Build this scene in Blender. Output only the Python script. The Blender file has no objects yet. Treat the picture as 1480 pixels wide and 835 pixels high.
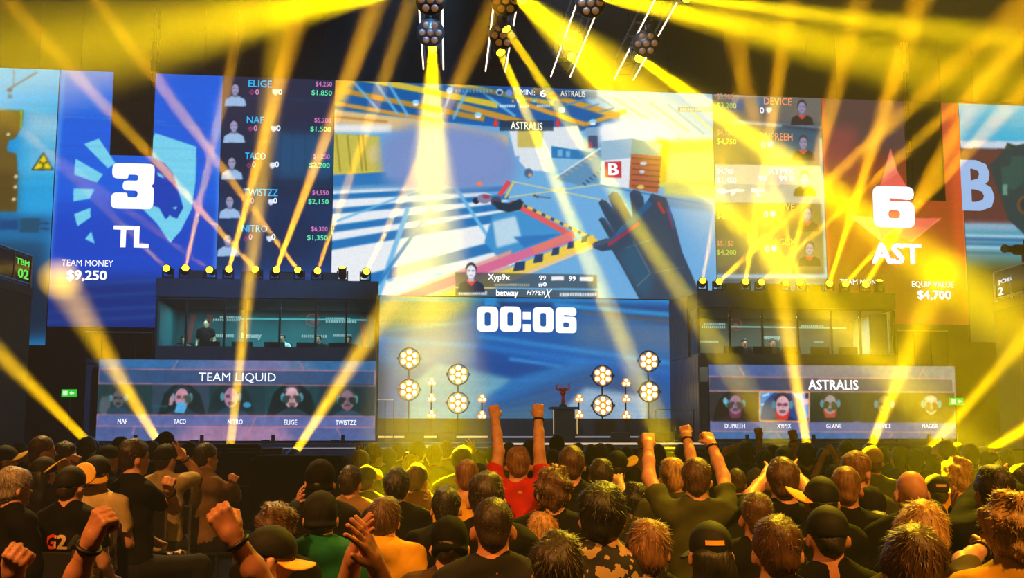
import bpy, bmesh, math, random
import numpy as np
from mathutils import Vector, Matrix, Quaternion, Euler

scene = bpy.context.scene
COL = scene.collection

# ------------------------------------------------------------------ camera, haze, light, exposure
FOC = 1600.0                                   # focal length in pixels of the 1480 px wide frame
TILT = math.atan(202.5 / FOC)                  # the lens looks a little upwards
EYE = 1.95
cam = bpy.data.objects.new('camera', bpy.data.cameras.new('camera'))
COL.objects.link(cam)
cam.data.sensor_width = 36.0
cam.data.lens = FOC / 1480 * 36
cam.data.clip_end = 200
cam.location = (0, 0, EYE)
cam.rotation_euler = (math.pi / 2 + TILT, 0, 0)
scene.camera = cam

scene.view_settings.view_transform = 'Standard'
scene.view_settings.look = 'None'
scene.view_settings.exposure = 0.0
scene.view_settings.gamma = 1.0
scene.view_settings.use_curve_mapping = False
scene.cycles.max_bounces = 4
scene.cycles.diffuse_bounces = 2
scene.cycles.glossy_bounces = 2
scene.cycles.transmission_bounces = 2
scene.cycles.volume_bounces = 0
scene.cycles.transparent_max_bounces = 8
scene.cycles.use_denoising = True
scene.cycles.sample_clamp_indirect = 4.0

HAZE = 0.0042                                  # the hall is filled with even theatrical haze
world = bpy.data.worlds.new('hall_air')
scene.world = world
world.use_nodes = True
_nt = world.node_tree
_nt.nodes['Background'].inputs[1].default_value = 0.0
_vs = _nt.nodes.new('ShaderNodeVolumeScatter')
_vs.inputs['Density'].default_value = HAZE
_vs.inputs['Anisotropy'].default_value = 0.25
_nt.links.new(_vs.outputs[0], _nt.nodes['World Output'].inputs['Volume'])

YEL = (1.0, 0.70, 0.0)                         # lemon gel of the ceiling lights
AMB = (1.0, 0.47, 0.003)                       # amber gel of roof and floor lights


def aim(o, target):
    o.rotation_euler = (Vector(target) - o.location).to_track_quat('-Z', 'Y').to_euler()


def beam_light(a, b, spread, watts, radius, color):
    watts = watts * 1.75
    l = bpy.data.lights.new('beam', 'AREA')
    l.shape = 'DISK'
    l.size = 2 * radius
    l.spread = math.radians(spread)
    l.energy = watts
    l.color = color
    o = bpy.data.objects.new('beam', l)
    COL.objects.link(o)
    o.location = a
    aim(o, b)
    return o


def wash(loc, target, angle, watts, color, blend=0.8, soft=0.25):
    l = bpy.data.lights.new('wash_spot', 'SPOT')
    l.spot_size = math.radians(angle)
    l.spot_blend = blend
    l.shadow_soft_size = soft
    l.energy = watts
    l.color = color
    o = bpy.data.objects.new('wash_spot', l)
    COL.objects.link(o)
    o.location = loc
    aim(o, target)
    return o


# amber house lights hung over the stands behind the photographer and beside the crowd
wash((-5, -2, 11), (-2.4, 5.0, 1.0), 40, 9000, (1.0, 0.38, 0.07))
wash((5, -2, 11), (2.6, 5.0, 1.0), 40, 8000, (1.0, 0.40, 0.05))
# rim spots added high in front of the crowd, doubling the truss beams
wash((-5, 17, 14), (-3.2, 7, 1.4), 24, 13000, (1.0, 0.60, 0.16))
wash((5.5, 16, 14), (2.6, 6.0, 1.4), 30, 24000, (1.0, 0.66, 0.02))
# cool spots added to give booths and deck a bluish light
wash((-1, 20, 12.5), (-7, 33, 3), 50, 9000, (0.22, 0.58, 1.0))
wash((1, 20, 12.5), (3, 35, 3), 50, 6000, (0.45, 0.62, 0.8))


# ------------------------------------------------------------------ places
def ray(px, py):
    """direction of the view ray through a pixel of the 1480 x 835 frame"""
    c, s = math.cos(TILT), math.sin(TILT)
    r, u = (px - 740) / FOC, (417.5 - py) / FOC
    return Vector((r, c - s * u, s + c * u))


def at(px, py, Y):
    d = ray(px, py)
    return Vector((0, 0, EYE)) + d * (Y / d.y)


# the stage has its own frame: u along the screen wall, v away from the hall, z up
SY, SS = 37.0, 0.121
SN = math.hypot(1, SS)
SU = Vector((1 / SN, SS / SN, 0))
SV = Vector((-SS / SN, 1 / SN, 0))
SROT = math.atan2(SS, 1)


def stage(u, v, z):
    return Vector((0, SY, 0)) + SU * u + SV * v + Vector((0, 0, z))


def uz(px, py, v=0.0):
    """stage coordinates (u, z) of the point seen at a pixel, on the upright plane at depth v"""
    d = ray(px, py)
    o = Vector((0, -SY, EYE))
    t = (v - o.dot(SV)) / d.dot(SV)
    p = o + d * t
    return p.dot(SU), p.z


# ------------------------------------------------------------------ materials
def srgb(c):
    c = np.asarray(c, dtype=float)
    return np.where(c <= 0.04045, c / 12.92, ((np.maximum(c, 0) + 0.055) / 1.055) ** 2.4)


MATS = {}


def mat(name, rgb, rough=0.6, metal=0.0, noise=0.0, scale=20.0, bump=0.0, spec=0.4, stretch=None, sheen=0.0):
    """principled material whose colour and relief come from noise nodes"""
    if name in MATS:
        return MATS[name]
    m = bpy.data.materials.new(name)
    m.use_nodes = True
    nt = m.node_tree
    b = nt.nodes['Principled BSDF']
    lin = [float(x) for x in srgb(rgb)]
    b.inputs['Base Color'].default_value = (*lin, 1)
    b.inputs['Roughness'].default_value = rough
    b.inputs['Metallic'].default_value = metal
    b.inputs['Specular IOR Level'].default_value = spec
    if sheen:
        b.inputs['Sheen Weight'].default_value = sheen
    if noise or bump:
        tc = nt.nodes.new('ShaderNodeTexCoord')
        mp = nt.nodes.new('ShaderNodeMapping')
        if stretch:
            mp.inputs['Scale'].default_value = stretch
        nz = nt.nodes.new('ShaderNodeTexNoise')
        nz.inputs['Scale'].default_value = scale
        nz.inputs['Detail'].default_value = 4
        nt.links.new(tc.outputs['Object'], mp.inputs['Vector'])
        nt.links.new(mp.outputs[0], nz.inputs['Vector'])
        if noise:
            r = nt.nodes.new('ShaderNodeValToRGB')
            r.color_ramp.elements[0].position = 0.3
            r.color_ramp.elements[1].position = 0.7
            r.color_ramp.elements[0].color = (*[x * (1 - noise) for x in lin], 1)
            r.color_ramp.elements[1].color = (*[min(1, x * (1 + noise)) for x in lin], 1)
            nt.links.new(nz.outputs['Fac'], r.inputs['Fac'])
            nt.links.new(r.outputs[0], b.inputs['Base Color'])
        if bump:
            bp = nt.nodes.new('ShaderNodeBump')
            bp.inputs['Strength'].default_value = bump
            bp.inputs['Distance'].default_value = 0.01
            nt.links.new(nz.outputs['Fac'], bp.inputs['Height'])
            nt.links.new(bp.outputs[0], b.inputs['Normal'])
    MATS[name] = m
    return m


def glow(name, rgb, strength):
    if name in MATS:
        return MATS[name]
    m = bpy.data.materials.new(name)
    m.use_nodes = True
    b = m.node_tree.nodes['Principled BSDF']
    lin = [float(x) for x in srgb(rgb)]
    b.inputs['Base Color'].default_value = (0.02, 0.02, 0.02, 1)
    b.inputs['Emission Color'].default_value = (*lin, 1)
    b.inputs['Emission Strength'].default_value = strength
    MATS[name] = m
    return m


def led_material():
    m = bpy.data.materials.new('led_pixels')
    m.use_nodes = True
    nt = m.node_tree
    b = nt.nodes['Principled BSDF']
    a = nt.nodes.new('ShaderNodeAttribute')
    a.attribute_name = 'led'
    b.inputs['Base Color'].default_value = (0.003, 0.003, 0.004, 1)
    b.inputs['Roughness'].default_value = 0.7
    b.inputs['Specular IOR Level'].default_value = 0.08
    nt.links.new(a.outputs['Color'], b.inputs['Emission Color'])
    b.inputs['Emission Strength'].default_value = 1.04
    MATS['led_pixels'] = m
    return m


LED = led_material()


def glass_material():
    m = bpy.data.materials.new('booth_glass')
    m.use_nodes = True
    nt = m.node_tree
    nt.nodes.remove(nt.nodes['Principled BSDF'])
    t = nt.nodes.new('ShaderNodeBsdfTransparent')
    t.inputs[0].default_value = (0.80, 0.93, 0.93, 1)
    g = nt.nodes.new('ShaderNodeBsdfGlossy')
    g.inputs['Roughness'].default_value = 0.06
    g.inputs['Color'].default_value = (0.8, 0.9, 0.9, 1)
    fr = nt.nodes.new('ShaderNodeFresnel')
    fr.inputs[0].default_value = 1.45
    mx = nt.nodes.new('ShaderNodeMixShader')
    nt.links.new(fr.outputs[0], mx.inputs[0])
    nt.links.new(t.outputs[0], mx.inputs[1])
    nt.links.new(g.outputs[0], mx.inputs[2])
    nt.links.new(mx.outputs[0], nt.nodes['Material Output'].inputs['Surface'])
    MATS['booth_glass'] = m
    return m


GLASS = glass_material()
BLACK = mat('matt_black', (0.07, 0.07, 0.08), 0.65, noise=0.25, scale=6)
CHARCOAL = mat('charcoal', (0.14, 0.18, 0.25), 0.6, noise=0.2, scale=5)
METAL = mat('dark_metal', (0.20, 0.20, 0.22), 0.35, 0.8, noise=0.15, scale=9)
STEEL = mat('brushed_steel', (0.62, 0.60, 0.62), 0.3, 0.9, noise=0.1, scale=12)
NAVY = mat('navy_panel', (0.13, 0.22, 0.34), 0.5, noise=0.2, scale=4)


# ------------------------------------------------------------------ objects
def tag(o, label=None, cat=None, group=None, kind=None):
    if label:
        o['label'] = label
    if cat:
        o['category'] = cat
    if group:
        o['group'] = group
    if kind:
        o['kind'] = kind
    return o


def mesh_obj(name, me, parent=None, material=None):
    o = bpy.data.objects.new(name, me)
    COL.objects.link(o)
    if parent is not None:
        o.parent = parent
    if material is not None and not me.materials:
        me.materials.append(material)
    return o


def thing(name, label, cat, loc=(0, 0, 0), rz=0.0, group=None):
    o = bpy.data.objects.new(name, None)
    o.empty_display_size = 0.1
    COL.objects.link(o)
    o.location = loc
    o.rotation_euler = (0, 0, rz)
    return tag(o, label, cat, group)


class MB:
    """collects boxes, tubes and discs; build() links them as one mesh object"""

    def __init__(self):
        self.v, self.f = [], []

    def add(self, verts, faces):
        n = len(self.v)
        self.v += [tuple(p) for p in verts]
        self.f += [tuple(i + n for i in f) for f in faces]
        return self

    def box(self, x0, x1, y0, y1, z0, z1, c=0.0):
        if c <= 0:
            vs = [(x, y, z) for x in (x0, x1) for y in (y0, y1) for z in (z0, z1)]
            fs = [(0, 1, 3, 2), (4, 6, 7, 5), (0, 4, 5, 1), (2, 3, 7, 6), (0, 2, 6, 4), (1, 5, 7, 3)]
            return self.add(vs, fs)
        ring = lambda z, d: [(x0 + d + c, y0 + d, z), (x1 - d - c, y0 + d, z), (x1 - d, y0 + d + c, z), (x1 - d, y1 - d - c, z),
                             (x1 - d - c, y1 - d, z), (x0 + d + c, y1 - d, z), (x0 + d, y1 - d - c, z), (x0 + d, y0 + d + c, z)]
        vs = ring(z0, c) + ring(z0 + c, 0) + ring(z1 - c, 0) + ring(z1, c)
        fs = [tuple(range(7, -1, -1)), tuple(range(24, 32))]
        for r in range(3):
            for i in range(8):
                j = (i + 1) % 8
                fs.append((r * 8 + i, r * 8 + j, r * 8 + 8 + j, r * 8 + 8 + i))
        return self.add(vs, fs)

    def tube(self, pts, rad, n=8, caps=True):
        pts = [Vector(p) for p in pts]
        rads = rad if isinstance(rad, (list, tuple)) else [rad] * len(pts)
        vs, fs = [], []
        up = None
        for i, p in enumerate(pts):
            d = (pts[min(i + 1, len(pts) - 1)] - pts[max(i - 1, 0)])
            d = d.normalized() if d.length > 1e-9 else Vector((0, 0, 1))
            if up is None:
                up = d.orthogonal().normalized()
            else:
                up = (up - d * up.dot(d))
                up = up.normalized() if up.length > 1e-6 else d.orthogonal().normalized()
            w = d.cross(up)
            for k in range(n):
                a = 2 * math.pi * k / n
                vs.append(p + (up * math.cos(a) + w * math.sin(a)) * rads[i])
        for i in range(len(pts) - 1):
            for k in range(n):
                l = (k + 1) % n
                fs.append((i * n + k, i * n + l, i * n + n + l, i * n + n + k))
        if caps:
            fs.append(tuple(range(n - 1, -1, -1)))
            fs.append(tuple(range((len(pts) - 1) * n, len(pts) * n)))
        return self.add(vs, fs)

    def lathe(self, prof, n=16, c=(0, 0, 0), axis='Z'):
        vs, fs = [], []
        for r, h in prof:
            for k in range(n):
                a = 2 * math.pi * k / n
                p = (r * math.cos(a), r * math.sin(a), h)
                if axis == 'Y':
                    p = (p[0], p[2], p[1])
                vs.append((p[0] + c[0], p[1] + c[1], p[2] + c[2]))
        for i in range(len(prof) - 1):
            for k in range(n):
                l = (k + 1) % n
                fs.append((i * n + k, i * n + l, i * n + n + l, i * n + n + k))
        fs.append(tuple(range(n - 1, -1, -1)))
        fs.append(tuple(range((len(prof) - 1) * n, len(prof) * n)))
        return self.add(vs, fs)

    def ring(self, R, r, c=(0, 0, 0), n=24, m=6, axis='Y'):
        pts = []
        for k in range(n):
            a = 2 * math.pi * k / n
            for q in range(m):
                b = 2 * math.pi * q / m
                x, z, y = (R + r * math.cos(b)) * math.cos(a), (R + r * math.cos(b)) * math.sin(a), r * math.sin(b)
                p = (x, y, z) if axis == 'Y' else (x, z, y)
                pts.append((p[0] + c[0], p[1] + c[1], p[2] + c[2]))
        fs = []
        for k in range(n):
            for q in range(m):
                a, b = k, (k + 1) % n
                d, e = q, (q + 1) % m
                fs.append((a * m + d, b * m + d, b * m + e, a * m + e))
        return self.add(pts, fs)

    def mesh(self, name, smooth=False):
        me = bpy.data.meshes.new(name)
        me.from_pydata(self.v, [], self.f)
        bm = bmesh.new()
        bm.from_mesh(me)
        bmesh.ops.recalc_face_normals(bm, faces=bm.faces)
        bm.to_mesh(me)
        bm.free()
        if smooth:
            me.polygons.foreach_set('use_smooth', [True] * len(me.polygons))
        return me

    def build(self, name, material, parent=None, smooth=False):
        return mesh_obj(name, self.mesh(name, smooth), parent, material)


def box_obj(name, dims, material, parent=None, c=0.0):
    return MB().box(*dims, c=c).build(name, material, parent)


def ordinal(i):
    return ['first', 'second', 'third', 'fourth', 'fifth', 'sixth', 'seventh', 'eighth', 'ninth', 'tenth', 'eleventh', 'twelfth'][i]


# ------------------------------------------------------------------ the hall
def structure(name, dims, material):
    return tag(box_obj(name, dims, material), kind='structure')


HALL = mat('hall_dark', (0.24, 0.27, 0.33), 0.8, noise=0.3, scale=0.6)
FLOOR = mat('hall_floor', (0.12, 0.11, 0.11), 0.55, noise=0.3, scale=2.0)
structure('floor', (-26, 26, -9, 47, -0.3, 0.0), FLOOR)
structure('ceiling', (-26, 26, -9, 47, 16.0, 16.3), mat('ceiling_dark', (0.11, 0.12, 0.14), 0.9, noise=0.3, scale=0.6))
structure('wall_left', (-26.3, -26, -9, 47, 0.0, 16.0), HALL)
structure('wall_right', (26, 26.3, -9, 47, 0.0, 16.0), HALL)
structure('wall_back', (-26, 26, 46.5, 46.8, 0.0, 16.0), HALL)
structure('wall_front', (-26, 26, -9.3, -9, 0.0, 16.0), HALL)

# ------------------------------------------------------------------ LED screens: a grid of coloured pixels on a thin cabinet
def blur(a, s):
    if s <= 0.3:
        return a
    n = max(1, int(3 * s))
    k = np.exp(-0.5 * (np.arange(-n, n + 1) / s) ** 2)
    k /= k.sum()
    for ax in (0, 1):
        pad = [(0, 0)] * a.ndim
        pad[ax] = (n, n)
        b = np.pad(a, pad, mode='edge')
        out = np.zeros_like(a)
        L = a.shape[ax]
        for i, w in enumerate(k):
            sl = [slice(None)] * a.ndim
            sl[ax] = slice(i, i + L)
            out += w * b[tuple(sl)]
        a = out
    return a


class Led:
    """picture of one screen, drawn in the screen's own plane (u, z); points come in as frame pixels"""

    def __init__(self, u0, u1, z0, z1, v, ppm, base=(0, 0, 0)):
        self.u0, self.u1, self.z0, self.z1, self.v, self.ppm = u0, u1, z0, z1, v, ppm
        self.W, self.H = int((u1 - u0) * ppm) + 1, int((z1 - z0) * ppm) + 1
        self.us = np.linspace(u0, u1, self.W)
        self.zs = np.linspace(z0, z1, self.H)
        self.im = np.zeros((self.H, self.W, 3)) + np.array(base)

    def P(self, pts):
        return [uz(x, y, self.v) for x, y in pts]

    def cover(self, q, ss=2):
        q = np.array(q)
        j0, j1 = np.searchsorted(self.us, [q[:, 0].min() - .1, q[:, 0].max() + .1])
        i0, i1 = np.searchsorted(self.zs, [q[:, 1].min() - .1, q[:, 1].max() + .1])
        if j1 <= j0 or i1 <= i0:
            return None
        m = np.zeros((i1 - i0, j1 - j0))
        for a in range(ss):
            for b in range(ss):
                U = self.us[j0:j1][None, :] + ((a + .5) / ss - .5) / self.ppm
                Z = self.zs[i0:i1][:, None] + ((b + .5) / ss - .5) / self.ppm
                ins = np.zeros(m.shape, bool)
                for k in range(len(q)):
                    (xa, ya), (xb, yb) = q[k - 1], q[k]
                    if ya == yb:
                        continue
                    c = ((ya > Z) != (yb > Z)) & (U < (xb - xa) * (Z - ya) / (yb - ya) + xa)
                    ins ^= c
                m += ins
        return i0, i1, j0, j1, m / ss / ss

    def put(self, r, col, alpha=1.0, soft=0.0):
        if r is None:
            return self
        i0, i1, j0, j1, m = r
        if soft:
            full = np.zeros((self.H, self.W))
            full[i0:i1, j0:j1] = m
            m = blur(full, soft)
            i0, i1, j0, j1 = 0, self.H, 0, self.W
        m = (m * alpha)[..., None]
        self.im[i0:i1, j0:j1] = self.im[i0:i1, j0:j1] * (1 - m) + np.array(col) * m
        return self

    def poly(self, pts, col, alpha=1.0, soft=0.0):
        return self.put(self.cover(self.P(pts)), col, alpha, soft)

    def rect(self, x0, y0, x1, y1, col, alpha=1.0, soft=0.0):
        return self.poly([(x0, y0), (x1, y0), (x1, y1), (x0, y1)], col, alpha, soft)

    def line(self, a, b, w, col, alpha=1.0, soft=0.0):
        (x0, y0), (x1, y1) = a, b
        L = math.hypot(x1 - x0, y1 - y0) or 1
        nx, ny = -(y1 - y0) / L * w / 2, (x1 - x0) / L * w / 2
        return self.poly([(x0 + nx, y0 + ny), (x1 + nx, y1 + ny), (x1 - nx, y1 - ny), (x0 - nx, y0 - ny)], col, alpha, soft)

    def ell(self, cx, cy, rx, ry, col, alpha=1.0, soft=0.0, rot=0.0):
        c, s = math.cos(rot), math.sin(rot)
        pts = []
        for k in range(28):
            a = 2 * math.pi * k / 28
            x, y = rx * math.cos(a), ry * math.sin(a)
            pts.append((cx + c * x - s * y, cy + s * x + c * y))
        return self.poly(pts, col, alpha, soft)

    def grain(self, amp, seed=0, size=1.0):
        r = np.random.default_rng(seed)
        n = r.normal(size=self.im.shape[:2])
        if size > 1:
            n = blur(n, size) * size * 1.8
        self.im *= (1 + amp * n)[..., None]
        return self

    def streaks(self, amp, seed=0):
        r = np.random.default_rng(seed)
        n = blur(np.repeat(r.normal(size=(self.H, 1)), self.W, 1), 1.0)
        self.im *= (1 + amp * n)[..., None]
        return self

    def build(self, name, label, cat='screen', notch=None, depth=0.12):
        root = thing(name, label, cat, stage(0, self.v, 0), SROT)
        W, H = self.W, self.H
        keep = np.ones((H - 1, W - 1), bool)
        if notch:
            cu, cz = (self.us[1:] + self.us[:-1]) / 2, (self.zs[1:] + self.zs[:-1]) / 2
            keep &= ~((cu[None, :] > notch[0]) & (cu[None, :] < notch[1]) & (cz[:, None] > notch[2]))
        U, Z = np.meshgrid(self.us, self.zs)
        co = np.stack([U, np.zeros_like(U), Z], -1).reshape(-1, 3).astype(np.float32)
        i, j = np.nonzero(keep)
        a = i * W + j
        quads = np.stack([a, a + 1, a + W + 1, a + W], -1).astype(np.int32)
        me = bpy.data.meshes.new('picture')
        me.vertices.add(len(co))
        me.vertices.foreach_set('co', co.ravel())
        me.loops.add(quads.size)
        me.loops.foreach_set('vertex_index', quads.ravel())
        me.polygons.add(len(quads))
        me.polygons.foreach_set('loop_start', np.arange(0, quads.size, 4, dtype=np.int32))
        me.polygons.foreach_set('loop_total', np.full(len(quads), 4, np.int32))
        me.update(calc_edges=True)
        at_ = me.attributes.new('led', 'FLOAT_COLOR', 'POINT')
        rgba = np.ones((len(co), 4), np.float32)
        rgba[:, :3] = srgb(np.clip(self.im, 0, 1)).reshape(-1, 3)
        at_.data.foreach_set('color', rgba.ravel())
        mesh_obj('picture', me, root, LED)
        cab = MB()
        if notch:
            n0, n1, nz = notch
            cab.box(self.u0, n0, 0.01, depth, self.z0, self.z1)
            cab.box(n1, self.u1, 0.01, depth, self.z0, self.z1)
            cab.box(n0, n1, 0.01, depth, self.z0, nz)
        else:
            cab.box(self.u0, self.u1, 0.01, depth, self.z0, self.z1)
        cab.build('cabinet', BLACK, root)
        self.root = root
        return root

    # lettering: flat letters a centimetre before the pixels, fitted to a box of the frame
    def text(self, s, box, rgb=(0.97, 0.97, 1.0), bold=0.02, strength=1.3, shear=0.0, gap=0.012):
        (ua, za), (ub, zb) = uz(box[0], box[3], self.v), uz(box[2], box[1], self.v)
        me = text_mesh(s, bold, shear)
        fit(me, ua, ub, za, zb, -gap)
        o = mesh_obj('lettering', me, self.root, ink(rgb, strength))
        return o

    def glyph(self, outlines, box, rgb=(0.97, 0.97, 1.0), strength=1.3, gap=0.012, name='lettering'):
        (ua, za), (ub, zb) = uz(box[0], box[3], self.v), uz(box[2], box[1], self.v)
        me = outline_mesh(outlines)
        fit(me, ua, ub, za, zb, -gap)
        return mesh_obj(name, me, self.root, ink(rgb, strength))


def ink(rgb, strength):
    return glow('led_ink_%02x%02x%02x_%d' % (*[int(255 * c) for c in rgb], int(strength * 10)), rgb, strength)


def text_mesh(s, bold=0.02, shear=0.0, extrude=0.0):
    cu = bpy.data.curves.new('t', 'FONT')
    cu.body = s
    cu.offset = 0.0
    cu.shear = shear
    cu.extrude = extrude
    cu.resolution_u = 2
    o = bpy.data.objects.new('t', cu)
    COL.objects.link(o)
    dg = bpy.context.evaluated_depsgraph_get()
    dg.update()
    me = bpy.data.meshes.new_from_object(o.evaluated_get(dg))
    bpy.data.objects.remove(o)
    bpy.data.curves.remove(cu)
    me.name = 'lettering'
    if bold > .006:                            # heavier strokes: the same letters laid over each other, slightly shifted
        n = len(me.vertices)
        co = np.empty(n * 3, np.float32)
        me.vertices.foreach_get('co', co)
        co = co.reshape(-1, 3)
        polys = [tuple(p.vertices) for p in me.polygons]
        V, P = [], []
        for k, (dx, dy) in enumerate(((-1, -.6), (1, -.6), (-1, .6), (1, .6))):
            V.append(co + np.array([dx * bold, dy * bold, 0]))
            P += [tuple(i + k * n for i in p) for p in polys]
        me = bpy.data.meshes.new('lettering')
        me.from_pydata(np.concatenate(V).tolist(), [], P)
    return me


def rounded(pts, r, n=4):
    out = []
    N = len(pts)
    for i in range(N):
        p, a, b = Vector(pts[i]), Vector(pts[i - 1]), Vector(pts[(i + 1) % N])
        da, db = (a - p), (b - p)
        k = min(r, da.length * .48, db.length * .48)
        p0, p1 = p + da.normalized() * k, p + db.normalized() * k
        for t in range(n + 1):
            t /= n
            q = p0 * (1 - t) ** 2 + p * 2 * t * (1 - t) + p1 * t * t
            out.append((q.x, q.y))
    return out


def outline_mesh(outlines):
    cu = bpy.data.curves.new('g', 'CURVE')
    cu.dimensions = '2D'
    cu.fill_mode = 'BOTH'
    for pts in outlines:
        sp = cu.splines.new('POLY')
        sp.points.add(len(pts) - 1)
        for q, (x, y) in zip(sp.points, pts):
            q.co = (x, y, 0, 1)
        sp.use_cyclic_u = True
    o = bpy.data.objects.new('g', cu)
    COL.objects.link(o)
    dg = bpy.context.evaluated_depsgraph_get()
    dg.update()
    me = bpy.data.meshes.new_from_object(o.evaluated_get(dg))
    bpy.data.objects.remove(o)
    bpy.data.curves.remove(cu)
    me.name = 'lettering'
    return me


def fit(me, x0, x1, z0, z1, y):
    """stretch a flat mesh lying in xy to a box of the upright plane"""
    n = len(me.vertices)
    co = np.empty(n * 3, np.float32)
    me.vertices.foreach_get('co', co)
    co = co.reshape(-1, 3)
    lo, hi = co.min(0), co.max(0)
    d = np.maximum(hi - lo, 1e-6)
    out = np.empty_like(co)
    out[:, 0] = x0 + (co[:, 0] - lo[0]) / d[0] * (x1 - x0)
    out[:, 2] = z0 + (co[:, 1] - lo[1]) / d[1] * (z1 - z0)
    out[:, 1] = y
    me.vertices.foreach_set('co', out.ravel())
    me.update()


G0 = [rounded([(0, 0), (1, 0), (1, 1), (0, 1)], .24), rounded([(.36, .23), (.64, .23), (.64, .77), (.36, .77)], .10)]
G6 = [rounded([(0, 0), (1, 0), (1, .64), (.40, .64), (.40, .71), (.66, .69), (1, .66), (1, 1), (0, 1)], .18), rounded([(.36, .22), (.64, .22), (.64, .42), (.36, .42)], .09)]
G3 = [rounded([(0, 0), (1, 0), (1, .46), (.93, .515), (1, .57), (1, 1), (0, 1), (0, .66), (.38, .66), (.38, .75), (.62, .75), (.62, .62), (.26, .62),
               (.26, .40), (.62, .40), (.62, .25), (.38, .25), (.38, .35), (0, .35)], .13)]
GC = [[(0, .62), (1, .62), (1, 1), (0, 1)], [(0, 0), (1, 0), (1, .38), (0, .38)]]


def portrait(L, x, y, s, skin=(.62, .68, .82), hair=(.08, .10, .18), shirt=(.55, .68, .86), collar=None):
    """small head and shoulders portrait, s = head half width in pixels"""
    L.poly([(x - 2.6 * s, y + 4.2 * s), (x - 2.3 * s, y + 2.6 * s), (x - .9 * s, y + 1.8 * s), (x + .9 * s, y + 1.8 * s), (x + 2.3 * s, y + 2.6 * s), (x + 2.7 * s, y + 4.2 * s)], shirt)
    if collar:
        L.poly([(x - 1.2 * s, y + 1.8 * s), (x + 1.2 * s, y + 1.8 * s), (x, y + 3.0 * s)], collar)
    L.rect(x - .55 * s, y + .6 * s, x + .55 * s, y + 2.1 * s, tuple(c * .8 for c in skin))
    L.ell(x, y - .25 * s, 1.06 * s, 1.35 * s, hair)
    L.ell(x, y + .2 * s, .9 * s, 1.25 * s, skin)
    L.rect(x - .65 * s, y - .1 * s, x - .15 * s, y + .12 * s, hair, .6)
    L.rect(x + .15 * s, y - .1 * s, x + .65 * s, y + .12 * s, hair, .6)
    L.rect(x - .35 * s, y + .8 * s, x + .35 * s, y + .95 * s, hair, .5)


TOP = 13.66

# ---- the game picture in the middle
L = Led(-6.02, 7.11, 6.36, TOP, 0.0, 42, (.42, .69, .90))
L.poly([(470, 105), (1045, 128), (1045, 240), (960, 190), (905, 175), (835, 190), (760, 185), (700, 182), (600, 172), (470, 158)], (.04, .36, .66))
for a, b, w, c in [((520, 112), (720, 152), 9, (.86, .76, .22)), ((480, 128), (700, 172), 8, (.72, .55, .20)), ((478, 148), (640, 176), 6, (.80, .60, .25)),
                   ((640, 118), (800, 150), 7, (.80, .70, .25)), ((660, 152), (760, 178), 9, (.78, .58, .2)), ((600, 113), (660, 119), 6, (.85, .75, .25))]:
    L.line(a, b, w, c, soft=.7)
for a, b in [((505, 112), (548, 160)), ((540, 115), (575, 165)), ((560, 118), (590, 168)), ((655, 122), (640, 165)), ((678, 125), (655, 172)), ((690, 128), (745, 168))]:
    L.line(a, b, 4, (.45, .75, .95), .8, .6)
L.poly([(470, 105), (520, 112), (490, 150), (470, 150)], (.88, .66, .20), .9, 5)
L.poly([(478, 158), (560, 167), (640, 176), (735, 196), (735, 215), (560, 188), (478, 178)], (.90, .76, .52), soft=2)
L.line((480, 168), (560, 176), 3, (.72, .52, .2), soft=1)
L.poly([(835, 128), (1045, 135), (1045, 215), (905, 185), (850, 150)], (.62, .80, .93), .95, 3)
for k in range(7):
    L.line((860 + 26 * k, 138 + 3 * k), (930 + 22 * k, 178 + 4 * k), 3, (.85, .88, .55) if k % 2 else (.40, .62, .80), .8, .8)
L.line((752, 148), (846, 180), 7, (.86, .62, .22), soft=.8)
L.line((846, 180), (905, 160), 6, (.86, .62, .2), soft=.8)
L.line((770, 130), (895, 168), 9, (.82, .60, .22), soft=1)
for k in range(5):
    L.line((770 + 24 * k, 142 + 5 * k), (800 + 22 * k, 132 + 6 * k), 2.5, (.30, .55, .75))
for x, y in [(601, 148), (691, 166), (812, 158), (857, 176), (650, 130)]:
    L.ell(x, y, 5, 4, (.55, .85, 1.0)).ell(x, y + 3, 4, 2, (.98, .98, 1))
L.rect(478, 180, 566, 191, (.95, .95, .93), soft=2)
L.poly([(474, 192), (548, 197), (556, 250), (474, 254)], (.80, .76, .30), soft=1)
for x in (492, 508, 524, 530):
    L.line((x - 6, 195), (x, 250), 2, (.58, .50, .12), soft=.6)
L.ell(541, 222, 10, 14, (.88, .80, .48), soft=3)
L.line((474, 252), (552, 249), 5, (.90, .78, .30), soft=1)
# white sheets with blue stripes on the left floor
L.poly([(470, 252), (560, 255), (690, 274), (740, 292), (826, 340), (640, 432), (470, 436)], (.94, .96, .98))
for a, b, w in [((470, 262), (640, 259), 11), ((470, 285), (730, 272), 8), ((470, 306), (735, 284), 8), ((470, 332), (740, 296), 10),
                ((470, 356), (735, 312), 13), ((530, 404), (800, 334), 15), ((470, 262), (560, 256), 16)]:
    L.line(a, b, w, (.10, .46, .74), soft=.9)
L.poly([(470, 252), (620, 258), (640, 268), (470, 276)], (.16, .48, .75), .8, 2)
for a, b, w in [((650, 258), (725, 372), 5), ((590, 300), (545, 432), 7), ((622, 268), (480, 322), 3), ((560, 405), (640, 395), 4)]:
    L.line(a, b, w, (.42, .74, .93), soft=.8)
L.line((545, 412), (625, 300), 5, (.12, .50, .78), soft=.8)
L.poly([(712, 310), (768, 301), (822, 338), (722, 374), (700, 350)], (.22, .58, .83), soft=1)
L.poly([(712, 320), (745, 312), (755, 348), (718, 358)], (.80, .90, .96), .9, 1.5)
L.poly([(742, 342), (812, 338), (758, 358)], (.12, .45, .75), .9, 1)
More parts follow.
